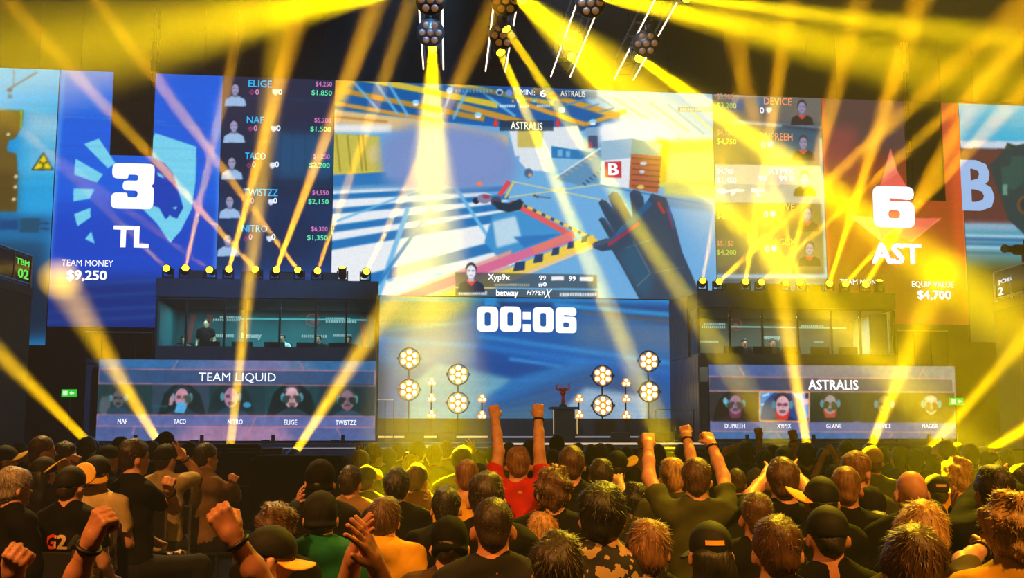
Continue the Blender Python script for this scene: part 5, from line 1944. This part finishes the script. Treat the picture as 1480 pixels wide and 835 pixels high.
    F = Field(axis(-.32 * s, .32 * s, tv), axis(-.22 * s, (.6 if seat else .25) * s, tv), axis(.05, J(0, 0, 1.0)[2], tv))
    F.ell(J(0, 0, .92), np.array((.168, .122, .13)) * s + .012, .04)
    legs(F, .013)
    V, Q = F.net()
    mesh_obj('trousers', np_mesh('trousers', V, Q), body, CLOTH['denim' if seed % 2 else 'charcoal'])
    for q in (-1, 1):
        o = mesh_obj('shoe', SHOE, body, CLOTH['black'])
        o.location = (q * .11 * s, (.36 if seat else -.05) * s, 0.0)

    # --- hair
    if hair != 'bald':
        th = {'crop': .003, 'short': .010, 'medium': .018, 'curly': .024, 'long': .014, 'thin': .004}[hair]
        hv = max(.010, min(.017, d * .0017))
        low = -.36 if hair == 'long' else -.13
        cr = np.array([H(a, b, c) for a in (-.14, .14) for b in (-.16, .16) for c in (low, .15)])
        l, h = cr.min(0), cr.max(0)
        F = Field(axis(l[0], h[0], hv), axis(l[1], h[1], hv), axis(l[2], h[2], hv))
        low2 = {'crop': -.095, 'thin': -.09, 'short': -.098, 'medium': -.115, 'curly': -.115, 'long': -.13}[hair]
        fr = .02 - (.05 if hair == 'thin' else 0)
        cut = lambda X, Y, Z: np.maximum((Y - (fr + .012) * s - .9 * (Z + .032 * s)) * .75, low2 * s - Z)
        if hat:
            c0 = cut
            cut = lambda X, Y, Z: np.maximum(c0(X, Y, Z), Z + .03 * s)
        F.ell(H(0, -.012, .032), np.array((.0765 + th, .096 + th, .094 + th)) * s, .0, HR, cut)
        F.ell(H(0, -.045, -.035), np.array((({'crop': .054, 'short': .056, 'thin': .054}.get(hair, .062)) + th * .45, .062 + th * .6, .055)) * s, .02, HR, (lambda X, Y, Z: np.maximum(Y - .055 * s, Z - .035 * s)) if hat else (lambda X, Y, Z: Y - .055 * s))
        if hair == 'long':
            F.ell(H(0, -.075, -.13), np.array((.095, .055, .20)) * s, .04, HR)
        amp, fq = {'crop': (.0015, 90), 'short': (.004, 60), 'medium': (.006, 45), 'curly': (.011, 62), 'long': (.005, 40), 'thin': (.002, 80)}[hair]
        b1, b2, b3 = rn.uniform(0, 6, 3)
        F.add(lambda X, Y, Z: (amp * (np.sin(X * fq + b1) * np.sin(Y * fq * .9 + b2) + .6 * np.sin(Z * fq * 1.1 + X * fq * .5 + b3))).astype(np.float32))
        V, Q = F.net()
        tris = None
        if tuft and hat is None and len(V):
            nT = int(max(160, min(1100, 4600 / d))) * (2 if hair == 'curly' else 1)
            pk = rn.integers(0, len(V), nT)
            p = V[pk]
            ctr = H(0, -.012, .02)
            nv = p - ctr
            nv /= np.linalg.norm(nv, axis=1)[:, None]
            crown = H(0, -.06, .12) - ctr
            flow = nv * (nv @ crown)[:, None] - crown[None, :]
            flow /= np.linalg.norm(flow, axis=1)[:, None] + 1e-6
            rv = rn.normal(size=(nT, 3))
            lift, ln, wd = {'crop': (.7, .009, .0016), 'short': (.30, .018, .0022), 'medium': (.12, .034, .0024), 'curly': (.65, .018, .0030), 'long': (.12, .05, .004), 'thin': (.6, .012, .0016)}[hair]
            dr = flow + nv * lift + rv * (.55 if hair == 'curly' else .2)
            dr /= np.linalg.norm(dr, axis=1)[:, None]
            sd_ = np.cross(dr, nv)
            sd_ /= np.linalg.norm(sd_, axis=1)[:, None] + 1e-6
            base_ = p - nv * .003
            L_ = ln * rn.uniform(.5, 1.3, nT)[:, None]
            wd_ = max(wd, d * .0004)
            T = np.stack([base_ - sd_ * wd_, base_ + sd_ * wd_, base_ + dr * L_], 1).reshape(-1, 3)
            tris = np.arange(len(T)).reshape(-1, 3) + len(V)
            V = np.concatenate([V, T])
        mesh_obj('hair', np_mesh('hair', V, Q, tris), body, HAIRS[hc])

    # --- caps and beanies
    if hat:
        kind = hat[0]
        hv = max(.010, min(.017, d * .0017))
        cr = np.array([H(a, b, c) for a in (-.15, .15) for b in (-.17, .17) for c in (-.12, .2)])
        l, h = cr.min(0), cr.max(0)
        F = Field(axis(l[0], h[0], hv), axis(l[1], h[1], hv), axis(l[2], h[2], hv))
        if kind == 'cap':
            _, az, dome, brimc, bt = hat
            F.ell(H(0, -.008, .034), np.array((.088, .108, .100)) * s, 0, HR, lambda X, Y, Z: np.maximum(-.028 * s - Z + Y * .12, -.5))
            F.ell(H(0, -.008, .134), np.array((.008, .008, .006)) * s, .006, HR)
            V, Q = F.net()
            cap = mesh_obj('cap', np_mesh('cap', V, Q), body, dome)
            B = HR @ rot_z(math.radians(az)) @ rot_x(math.radians(bt))
            n_, m_ = 12, 6
            vs, fs = [], []
            for side in (0, 1):
                for i in range(n_ + 1):
                    a = math.pi * i / n_
                    for j in range(m_ + 1):
                        r0, r1 = .080, (.080 + .085 * math.sin(a) ** .7)
                        r = r0 + (r1 - r0) * j / m_
                        px, py = r * math.cos(a) * .98, .02 + r * math.sin(a) * 1.05
                        pz = -.018 * (px / .08) ** 2 - .10 * max(0, py - .10) ** 1.2 - .006 * side
                        vs.append(H(0, -.004, .012) + B @ (np.array([px, py, pz]) * s))
            K = (n_ + 1) * (m_ + 1)
            for i in range(n_):
                for j in range(m_):
                    a = i * (m_ + 1) + j
                    q = (a, a + 1, a + m_ + 2, a + m_ + 1)
                    fs.append(q)
                    fs.append(tuple(v + K for v in reversed(q)))
                a = i * (m_ + 1) + m_
                fs.append((a, a + K, a + m_ + 1 + K, a + m_ + 1))
            me = bpy.data.meshes.new('brim')
            me.from_pydata([tuple(v) for v in vs], [], fs)
            me.polygons.foreach_set('use_smooth', [True] * len(fs))
            mesh_obj('brim', me, cap, brimc)
            if az == 180 or len(hat) > 5:
                pass
        else:
            col = hat[1]
            F.ell(H(0, -.012, .036), np.array((.090, .110, .108)) * s, 0, HR, lambda X, Y, Z: -.065 * s - Z + Y * .35)
            F.ell(H(0, -.02, -.03), np.array((.088, .104, .035)) * s, .01, HR, lambda X, Y, Z: Y - .06 * s)
            b1 = rn.uniform(0, 6)
            F.add(lambda X, Y, Z: (.0025 * np.sin(X * 150 + b1) * np.sin(Z * 40)).astype(np.float32))
            V, Q = F.net()
            mesh_obj('beanie', np_mesh('beanie', V, Q), body, CLOTH[col])

    # --- eyes where the face shows
    if abs(yaw + (hyaw or 0)) > 35:
        for q in (-1, 1):
            e = MB().lathe([(.002, -.011), (.009, -.006), (.011, 0), (.009, .006), (.002, .011)], 8).build('eye', EYEW, body, True)
            e.location = H(q * .030, .078, .006)

    # --- bands and watches on raised wrists
    for S, E, Wp, dirn, n, left, pose, spec in limbs:
        if spec and spec.get('b'):
            c = Wp - dirn * .03 * s
            o = MB().ring(.0355 * s, .0075, (0, 0, 0), 18, 6, axis='Z').build('wristband' if spec['b'] == 1 else 'watch', BAND, body, True)
            o.location = c
            o.rotation_mode = 'QUATERNION'
            o.rotation_quaternion = Vector(dirn).to_track_quat('Z', 'Y')
            if spec['b'] == 2:
                w_ = MB().lathe([(.019, 0), (.019, .008), (.016, .010)], 12).build('watch_case', STEEL, o, True)
                w_.matrix_local = Matrix.Translation((0, -.034 * s, 0)) @ Euler((math.pi / 2, 0, 0)).to_matrix().to_4x4()
    body['reach'] = float(s)
    return body, sh, s, d, J


def A(e, h, **k):
    return dict(e=e, h=h, **k)


YC = ('cap', 0, CAPB, BRIM, 28)
BC = ('cap', 0, CAPB, CAPB, 0)
BACK = ('cap', 180, CAPB, BRIM, 8)

# the raised floor on the left carries the seated spectators
structure('trim_1', (-12.1, -1.55, 3.9, 14.6, 0.0, 0.45), mat('tier_floor', (.13, .12, .12), .7, noise=.3, scale=3))

# ------------------------------------------------------------------ the crowd, near and far
SEATED = []


def sit(*a, **k):
    r = person(*a, seat=True, **k)
    SEATED.append(r)
    return r


# left: seated, most of them turned towards the stage on their right
sit(22, 706, 46, 'grey-haired older man in a black jacket at the left edge', yaw=45, hair='medium', hc='grey', shirt='black', sleeve='l', skin='pale')
sit(8, 666, 30, 'black cap with yellow brim at the far left edge, behind the grey-haired man', yaw=60, hat=('cap', 0, CAPB, BRIM, 25), shirt='black')
sit(62, 653, 28, 'man with cropped hair raising a hand to his chin at far left', yaw=50, hair='crop', hc='brown', shirt='charcoal', skin='tan', arms={'L': A((48, 690), (46, 668), hf=False)})
sit(95, 660, 29, 'dark-haired man holding a phone to his ear at far left', yaw=62, hair='short', hc='dark', shirt='black', arms={'R': A((118, 690), (108, 667), hf=False)})
sit(64, 684, 34, 'person in black with long dark hair and yellow cap brim tipped right', yaw=20, hair='long', hc='black', shirt='black', sleeve='l', hat=('cap', -75, CAPB, BRIM, 35))
_g = sit(103, 703, 42, 'person in black shirt lettered across the back, black cap with yellow front', yaw=18, hair='crop', hc='dark', shirt='black', hat=('cap', 0, CAPB, BRIM, 48))
sit(141, 685, 37, 'person in cream t-shirt with black cap worn backwards, yellow brim hanging behind', yaw=10, hair='short', hc='dark', shirt='cream', hat=('cap', 180, CAPB, BRIM, -18))
sit(158, 664, 28, 'man pressing one hand on his black cap, face turned right', yaw=60, hat=YC, shirt='black', arms={'L': A((140, 680), (150, 656), hf=False, p='open')})
sit(126, 653, 26, 'dark-haired head behind the backward cap on the left', yaw=25, hc='black', shirt='black')
_big = sit(195, 662, 36, 'broad dark-haired man in black t-shirt with red collar, clapping', yaw=48, hc='dark', shirt='black', arms={'R': A((252, 735), (243, 702), b=1, hf=False)})
sit(240, 664, 30, 'man in pale yellow t-shirt and black cap shading his eyes', yaw=25, hat=YC, shirt='cream', arms={'R': A((293, 690), (258, 654), b=1, hf=False, p='open')})
sit(219, 655, 24, 'dark head between the clapping man and the yellow t-shirt', yaw=30, hc='black', shirt='black')
sit(240, 641, 22, 'black cap peeping up behind the man shading his eyes', yaw=20, hat=BC, shirt='black')
sit(299, 662, 29, 'man in beige shirt with dark hair at right end of the seats', yaw=55, hc='dark', shirt='beige', sleeve='l', arms={'R': A((338, 715), (336, 695), hf=False)})
sit(275, 655, 22, 'dark head half hidden left of the beige shirt', yaw=45, hc='black', shirt='black')
sit(176, 648, 22, 'dark head behind the broad man with the red collar', yaw=30, hc='black', shirt='navy')
sit(30, 656, 22, 'dark head between the far left cap and the cropped man', yaw=30, hc='black', shirt='black')

# the lettering across the back of the black shirt
body, sh, s_, d_, J_ = _g
me = text_mesh('G2A', .035)
bm_ = bmesh.new()
bm_.from_mesh(me)
bmesh.ops.subdivide_edges(bm_, edges=bm_.edges[:], cuts=2, use_grid_fill=True)
bm_.to_mesh(me)
bm_.free()
n_ = len(me.vertices)
co = np.empty(n_ * 3, np.float32)
me.vertices.foreach_get('co', co)
co = co.reshape(-1, 3)
lo_, hi_ = co.min(0), co.max(0)
zt_ = J_(0, 0, 1.33)[2]
from mathutils.bvhtree import BVHTree
bv = BVHTree.FromPolygons([v.co for v in sh.data.vertices], [p.vertices for p in sh.data.polygons])
for i, v in enumerate(me.vertices):
    px_ = (co[i, 0] - lo_[0]) / (hi_[0] - lo_[0]) * .25 - .075
    pz_ = zt_ + (co[i, 1] - lo_[1]) / (hi_[1] - lo_[1]) * .085 - .085
    hit_ = bv.ray_cast(Vector((px_, -1.0, pz_)), Vector((0, 1, 0)))
    v.co = (px_, (hit_[0].y if hit_[0] else -.12) - .014, pz_)
me.materials.append(mat('print_red', (.80, .22, .16), .7))
me.materials.append(mat('print_cream', (.85, .72, .50), .7))
me.materials.append(mat('print_dark', (.17, .19, .2), .7))
for p in me.polygons:
    c = p.center.x
    p.material_index = 0 if c < .002 else (1 if c < .087 else 2)
mesh_obj('lettering', me, body)

# arms raised close to the camera, their owners below the frame
person(62, 925, 100, 'person below the frame raising a big fist with black wristband at lower left', yaw=0, shirt='black', hc='dark', skin='tan', arms={'R': A((86, 862), (141, 757), b=1, n=(.5, .8, 0), hf=False)}, d=3.1)
person(455, 930, 100, 'person below the frame thrusting a fist leaning left, dark wristband', shirt='black', hc='brown', skin='tan', arms={'L': A((400, 850), (322, 752), b=1, n=(-.3, .9, .2), hf=False)}, d=3.1)
person(-25, 935, 100, 'person below the frame with a blurred fist in the lower left corner', shirt='black', hc='dark', skin='tan', arms={'R': A((15, 895), (20, 815), hf=False)}, d=3.1)
person(545, 940, 100, 'person below the frame clapping with open orange-lit hands, lower centre left', shirt='black', hc='dark', skin='tan', d=3.0, arms={'L': A((490, 900), (515, 785), p='open', n=(1, .2, 0), hf=False), 'R': A((575, 900), (533, 790), p='open', n=(-1, .2, 0), hf=False)})

# nearest rows, from left to right
person(400, 768, 62, 'brown wavy-haired head at the bottom left of centre, leaning right', yaw=15, hair='curly', hc='brown', shirt='black', tilt=-10)
person(392, 806, 66, 'black cap with wide yellow brim pointing right at the bottom', yaw=70, hair='short', hc='black', shirt='yellow', hat=('cap', 0, CAPB, BRIM, 4), tilt=-14)
person(464, 748, 52, 'person in grey beanie and green hooded sweater', hair='short', hc='dark', shirt='green', sleeve='l', hood=True, hat=('beanie', 'charcoal'))
person(463, 697, 42, 'dark cap and black jacket, clapping with one hand raised left', hair='short', hc='black', shirt='black', sleeve='l', hat=('beanie', 'black'), arms={'L': A((432, 752), (432, 722), p='open', n=(.8, .3, 0), hf=False)})
person(507, 698, 35, 'short dark-haired man in beige top beside the dark cap', hc='dark', hair='short', shirt='beige', yaw=12)
person(530, 694, 31, 'head in black cap with bright yellow crown edge, centre left', hat=YC, hc='dark', shirt='olive', yaw=15)
person(521, 671, 28, 'brown head in front of the black speaker box, left one', hc='brown', shirt='charcoal', yaw=20)
person(541, 660, 25, 'light brown head with hands clasped before the face', hc='light', shirt='navy', yaw=40, arms={'L': A((526, 668), (521, 650), p='open', hf=False), 'R': A((552, 675), (530, 655), p='open')})
person(562, 665, 24, 'dark head right of the clasped hands', hc='black', shirt='black')
person(573, 706, 41, 'dark-haired person in black jacket, left of the yellow light patch', hc='black', hair='medium', shirt='black', sleeve='l')
person(603, 694, 33, 'auburn short-haired man in maroon jacket clapping', hc='brown', hair='short', shirt='maroon', sleeve='l', yaw=15, arms={'R': A((632, 752), (623, 722), p='open', n=(-.8, .2, 0), hf=False)})
person(595, 675, 28, 'curly blond head lit bright yellow', hair='curly', hc='blond', shirt='olive')
person(603, 655, 24, 'dark head in the yellow haze left of centre', hc='dark', shirt='black')
person(628, 660, 24, 'far head in the yellow haze near the lit desk', hc='brown', shirt='olive')
person(556, 752, 52, 'brown-haired man in yellow sweater, lower left of centre', hc='brown', hair='medium', shirt='yellow', sleeve='l', hood=True, yaw=8)
person(668, 668, 30, 'dark head rimmed with yellow light in the haze', hc='dark', shirt='olive')
person(676, 690, 34, 'yellow-lit short-haired head in a pale yellow shirt', hc='light', hair='crop', shirt='yellow', yaw=10)
person(690, 697, 36, 'person wearing a dark knitted beanie, centre left', hat=('beanie', 'charcoal'), hc='black', shirt='black', sleeve='l')
person(716, 662, 26, 'person in dark long sleeve raising a bent hand, left of the red shirt', hc='dark', shirt='olive', sleeve='l', arms={'L': A((702, 676), (681, 648), p='open', n=(-.3, .8, 0), hf=False)})
person(703, 722, 54, 'dark brown round head in the second row, centre left', hc='dark', hair='short', shirt='black', sleeve='l')
person(713, 764, 60, 'close-cropped dark head in front, centre left', hc='dark', hair='crop', shirt='charcoal', skin='tan')
person(749, 672, 35, 'person in red shirt raising both fists straight up', hc='light', hair='short', shirt='red', arms={'L': A((721, 652), (714, 592), n=(0, 1, 0)), 'R': A((779, 650), (778, 590), b=1, n=(0, 1, 0))})
person(767, 653, 24, 'far head just right of the red shirt', hc='brown', shirt='black')
person(800, 712, 54, 'curly brown-haired person in black jacket, centre', hc='brown', hair='curly', shirt='black', sleeve='l')
person(805, 646, 18, 'person in dark beanie at the barrier under the plinth', hat=('beanie', 'charcoal'), hc='black', shirt='black', d=14)
person(826, 673, 37, 'brown-haired man with dark collar, centre', hc='brown', hair='short', shirt='black', arms={'L': A((800, 710), (806, 676), p='open', hf=True)})
person(798, 668, 26, 'dark head half hidden left of the brown-haired man', hc='black', shirt='black')
person(784, 792, 52, 'tousled blond head at the bottom centre', hc='blond', hair='medium', shirt='yellow')
person(806, 826, 84, 'dark brown hair just showing at the bottom centre edge', hc='dark', hair='medium', shirt='black')
person(870, 747, 70, 'large dark-haired man in black and beige patterned shirt', hc='black', hair='medium', shirt='floral', tilt=4)
person(919, 725, 43, 'short curly black hair rimmed yellow, right of the patterned shirt', hc='black', hair='curly', shirt='olive')
person(869, 689, 36, 'dark green-lit head with yellow rim, hand on its cheek', hc='dark', hair='short', shirt='black', arms={'R': A((905, 722), (893, 690), p='open', hf=True)})
person(855, 661, 25, 'dark far head near the plinth, left of a pair', hc='dark', shirt='black')
person(867, 660, 25, 'brown far head near the plinth, right of a pair', hc='brown', shirt='charcoal')
person(892, 674, 31, 'black cap with a small yellow brim, left of the raised fists', hat=('cap', -60, CAPB, BRIM, 25), hc='black', shirt='black')
person(915, 690, 26, 'half hidden person raising one fist behind another fist', hc='dark', shirt='olive', arms={'R': A((921, 670), (930, 613), b=1)})
person(951, 660, 24, 'dark far head between the raised fists', hc='dark', shirt='black')
person(972, 690, 39, 'blond head lit bright yellow with one raised fist', hc='blond', hair='short', shirt='olive', arms={'R': A((1002, 676), (990, 621), b=1, n=(.3, .9, 0))})
person(1006, 694, 43, 'man in dark green t-shirt raising both fists, watch on right wrist', hc='brown', hair='short', shirt='olive', arms={'L': A((938, 690), (937, 632), n=(0, 1, 0)), 'R': A((1046, 690), (1024, 631), b=2, n=(-.3, .9, 0))})
person(937, 797, 70, 'man with swept light brown hair at the bottom, right of centre', hc='light', hair='medium', shirt='charcoal')
person(1027, 800, 68, 'long black hair under black cap with one yellow stripe', hc='black', hair='long', shirt='black', sleeve='l', hat=BC)
person(1006, 752, 40, 'yellow cap seen behind the long black hair', hc='dark', hat=('cap', 40, BRIM, BRIM, 20), shirt='olive')
person(1064, 698, 30, 'brown head right of the raised watch arm', hc='brown', hair='short', shirt='charcoal')
person(1078, 657, 24, 'dark head with forearm laid across the brow', hc='black', shirt='black', arms={'L': A((1048, 652), (1076, 641), p='open')})
person(1092, 694, 26, 'grey-brown head behind the balding man', hc='grey', hair='short', shirt='black')
person(1104, 668, 25, 'dark head below the lone raised fist near the framed player', hc='black', shirt='black', arms={'L': A((1099, 668), (1096, 618))})
person(1094, 748, 50, 'balding man with yellow-lit crown', hc='brown', hair='thin', shirt='black', skin='tan')
person(1131, 697, 47, 'brown-haired man with both hands on his head', hc='brown', hair='short', shirt='black', arms={'L': A((1086, 716), (1112, 682), p='open', hf=True), 'R': A((1170, 712), (1148, 682), p='open', hf=True)})
person(1123, 797, 74, 'man with short brown hair and yellow-lit ears at the bottom', hc='brown', hair='short', shirt='black')
person(1134, 665, 27, 'dark head above the man holding his head', hc='dark', shirt='black')
person(1118, 660, 23, 'black cap in the far row below the second player', hat=BC, hc='black', shirt='black')
person(1164, 660, 26, 'dark head raising a fist with dark wristband in the far row', hc='dark', shirt='black', arms={'L': A((1151, 672), (1146, 626), b=1)})
person(1170, 676, 24, 'dark curly head left of the bent arm', hair='curly', hc='black', shirt='black')
person(1187, 725, 50, 'black cap with curved yellow brim on its left, third row right', hat=('cap', 70, CAPB, BRIM, 22), hc='black', shirt='black', hair='short')
person(1196, 776, 64, 'black cap in front with bare neck and dark shirt', hat=BC, hc='black', hair='crop', shirt='black', skin='tan', tilt=-6)
person(1223, 707, 43, 'short-haired man with bare lit neck, right of centre', hc='light', hair='crop', shirt='black', yaw=15, skin='tan')
person(1240, 682, 40, 'light brown-haired man with yellow-lit face turned right', hc='light', hair='short', shirt='olive', yaw=50)
person(1205, 690, 27, 'person clasping both hands overhead', hc='dark', shirt='black', arms={'L': A((1176, 690), (1193, 652), p='fist', n=(1, .3, 0)), 'R': A((1216, 684), (1203, 648), p='fist', n=(-1, .3, 0))})
person(1223, 653, 22, 'far dark head left of the amber beam', hc='dark', shirt='black')
person(1260, 668, 31, 'brown cap with yellow edge beside the amber beam', hat=('cap', 60, CLOTH['beige'], BRIM, 20), hc='brown', shirt='olive')
person(1259, 735, 44, 'dark hooded head right of the bare neck', hat=('beanie', 'charcoal'), hc='black', shirt='charcoal', sleeve='l', hood=True)
person(1317, 713, 42, 'bald man with pink-lit skull', hair='bald', shirt='black', skin='pale')
person(1353, 711, 37, 'dark cap outlined in yellow with yellow strap label', hat=('cap', 0, CAPB, CAPB, 10), hc='black', shirt='yellow', sleeve='l')
person(1383, 690, 42, 'curly blond head glowing yellow on the right', hair='curly', hc='blond', shirt='yellow')
person(1300, 664, 26, 'dark head in the yellow haze right of the amber beam', hc='dark', shirt='black')
person(1322, 668, 26, 'dark head with folded arms in the haze, far right row', hc='black', shirt='olive', sleeve='l', arms={'R': A((1345, 692), (1322, 684), p='open')})
person(1368, 655, 24, 'person looping one arm over the head in the far right row', hc='dark', shirt='olive', arms={'L': A((1353, 650), (1364, 640), p='open')})
person(1402, 662, 26, 'person with arm stretched right in the far row', hc='dark', shirt='olive', sleeve='l', arms={'R': A((1425, 664), (1440, 660), p='open')})
person(1345, 756, 50, 'black capped person with a bare arm folded behind the head', hat=BC, hc='black', shirt='black', arms={'L': A((1266, 770), (1315, 742), p='open', hf=True)})
person(1418, 742, 46, 'person in dark sleeves clapping hands held high', hc='dark', hair='short', shirt='black', sleeve='l', hat=('beanie', 'black'), arms={'L': A((1392, 772), (1380, 726), p='open', n=(1, .2, 0), hf=False), 'R': A((1412, 786), (1390, 735), p='open', n=(-1, .2, 0), hf=False)})
person(1437, 712, 54, 'person with both hands clutching the head, black hooded top', hc='dark', hair='short', shirt='black', sleeve='l', hood=True, arms={'L': A((1405, 730), (1428, 693), p='open', hf=True), 'R': A((1474, 722), (1450, 690), p='open', hf=True)})
person(1476, 700, 40, 'dark-haired person cut off by the right edge', hc='dark', hair='short', shirt='yellow', yaw=-20)
person(1463, 770, 86, 'big mane of curly golden hair at right edge', hair='curly', hc='blond', shirt='yellow', sleeve='l')
person(1331, 778, 76, 'blond wavy head at lower right', hair='medium', hc='blond', shirt='brown', arms={'R': A((1392, 812), (1425, 790), b=2, p='fist', hf=True)})
person(1320, 824, 94, 'brown-haired head closest to the camera at lower right', hair='medium', hc='brown', shirt='charcoal')
person(1270, 800, 40, 'yellow-rimmed shoulder and dark head between two near heads', hc='dark', shirt='olive')
person(645, 735, 46, 'person in dark jacket with hood between two dark heads', hc='black', hair='short', shirt='black', sleeve='l', hood=True)
person(650, 790, 58, 'person in brown jacket at the bottom, left of the cropped head', hc='dark', hair='short', shirt='brown', sleeve='l', tilt=-20, hat=('beanie', 'black'))

# far rows by the barrier
FAR = ['far head just right of the dark head beside the clasped hands', 'far head in the yellow haze under the slim left lamp stand', 'far head between the raised arms, left one', 'far head between the raised arms, right one',
       'far head right of the plinth, behind the brown-haired man', 'far head under the round lamps right of the plinth', 'far head below the slim three-lamp stand on the right', 'far brown head under the tallest lamp stand',
       'far head just left of the fist with wristband', 'far black head at the left end of the right player screen', 'far brown head under the first player of the right screen', 'far head at the foot of the lone raised fist',
       'far head left of the amber beam under the framed player', 'far dark head right of the amber beam under the third player', 'far brown head under the third player of the right screen', 'far head just right of the second amber beam',
       'far dark head under the fifth player of the right screen', 'far head right of the right player screen', 'far dark head under the rightmost floor beam', 'far brown head nearest the right edge']
k = 0
for x, y, w, c in ((575, 655, 20, 'dark'), (645, 652, 20, 'brown'), (735, 655, 21, 'dark'), (783, 660, 21, 'black'), (835, 655, 20, 'dark'), (880, 656, 20, 'black'), (905, 660, 21, 'dark'), (935, 656, 20, 'brown'),
                   (985, 657, 21, 'dark'), (1030, 660, 21, 'black'), (1050, 664, 21, 'brown'), (1090, 660, 20, 'dark'), (1148, 652, 19, 'black'), (1190, 662, 20, 'dark'), (1212, 664, 20, 'brown'), (1277, 660, 20, 'black'),
                   (1340, 660, 21, 'dark'), (1385, 655, 20, 'black'), (1425, 668, 22, 'dark'), (1455, 664, 22, 'brown')):
    person(x, y, w, FAR[k], hc=c, shirt=('black', 'charcoal', 'olive')[k % 3], yaw=int(RNG.integers(-15, 16)), group='far row of heads by the barrier')
    k += 1

# yellow stripe on the long-haired person's cap, label on the dark outlined cap
for o in list(bpy.data.objects):
    lb = o.get('label', '')
    if lb.startswith('long black hair under black cap') or lb.startswith('dark cap outlined'):
        c = [q for q in o.children if q.name.startswith('cap')][0]
        co = np.array([v.co for v in c.data.vertices])
        zb = co[:, 2].min() + .045
        bv = BVHTree.FromPolygons([v.co for v in c.data.vertices], [p.vertices for p in c.data.polygons])
        vs, fs = [], []
        cx_ = float(co[:, 0].mean())
        for i in range(7):
            for j in range(2):
                px_, pz_ = cx_ - .035 + .07 * i / 6, zb + .018 * j
                h_ = bv.ray_cast(Vector((px_, -1, pz_)), Vector((0, 1, 0)))
                vs.append((px_, (h_[0].y if h_[0] else -.1) - .004, pz_))
        for i in range(6):
            fs.append((2 * i, 2 * i + 2, 2 * i + 3, 2 * i + 1))
        me = bpy.data.meshes.new('cap_stripe')
        me.from_pydata(vs, [], fs)
        mesh_obj('cap_stripe', me, c, BRIM)

# folding chairs under the seated spectators
chair_parts = []
cm = MB()
seat_me = MB().box(-.21, .21, -.20, .21, .425, .455, c=.01).mesh('seat')
back_me = MB().box(-.20, .20, -.215, -.195, .62, .86, c=.006).mesh('backrest')
legs_me = [MB().tube([(x, -.205, .88), (x, -.205, .43), (x, -.23, 0)], .012, 6).mesh('leg') for x in (-.21, .21)] + [MB().tube([(x, .19, .43), (x, .22, 0)], .012, 6).mesh('leg') for x in (-.21, .21)]
for body, sh, s_, d_, J_ in SEATED:
    c = thing('folding_chair', 'folding chair under the ' + ' '.join(body['label'].split()[:11]).rstrip(','), 'chair', body.location, body.rotation_euler.z, 'folding chairs on the raised floor at left')
    k = s_ if s_ else 1
    c.scale = (1, 1, .98 * k * .43 / .44)
    mesh_obj('seat', seat_me, c, BLACK)
    mesh_obj('backrest', back_me, c, BLACK)
    for m_ in legs_me:
        mesh_obj('leg', m_, c, STEEL)

# players inside the glass booths
def player(px, py, v, label, shirt, stand=False, hc='dark'):
    """gamer in a booth, facing the hall"""
    u, z = uz(px, py, v)
    p = stage(u, v, 0)
    r = person(px, py, 8, label, shirt=shirt, hc=hc, yaw=180, d=p.y, base=3.4, seat=not stand, tuft=False)
    if not stand:
        c = thing('gaming_chair', 'black high-backed chair of the ' + label, 'chair', r[0].location, r[0].rotation_euler.z, 'chairs inside the glass booths')
        MB().box(-.24, .24, -.24, .24, .40, .45, c=.015).build('seat', BLACK, c)
        MB().box(-.26, .26, -.30, -.24, .42, 1.22, c=.02).build('backrest', BLACK, c)
        MB().tube([(0, 0, .04), (0, 0, .40)], .035, 8).build('column', METAL, c)
        MB().lathe([(.28, 0), (.28, .03), (.04, .06)], 10).build('base', BLACK, c)
    return r


player(298, 466, -1.4, 'person standing inside the left player booth', 'black', True)
player(408, 486, -1.6, 'player seated in the middle of the left booth', 'white')
player(460, 490, -1.6, 'player seated under the red emblem in the left booth', 'black')
player(504, 491, -1.6, 'player seated at the right end of the left booth', 'black')
player(265, 491, -1.6, 'player seated at the left end of the left booth', 'grey')
player(1076, 486, -1.6, 'player seated under the red emblem in the right booth', 'black')
player(1117, 495, -1.6, 'player seated right of the emblem in the right booth', 'black')
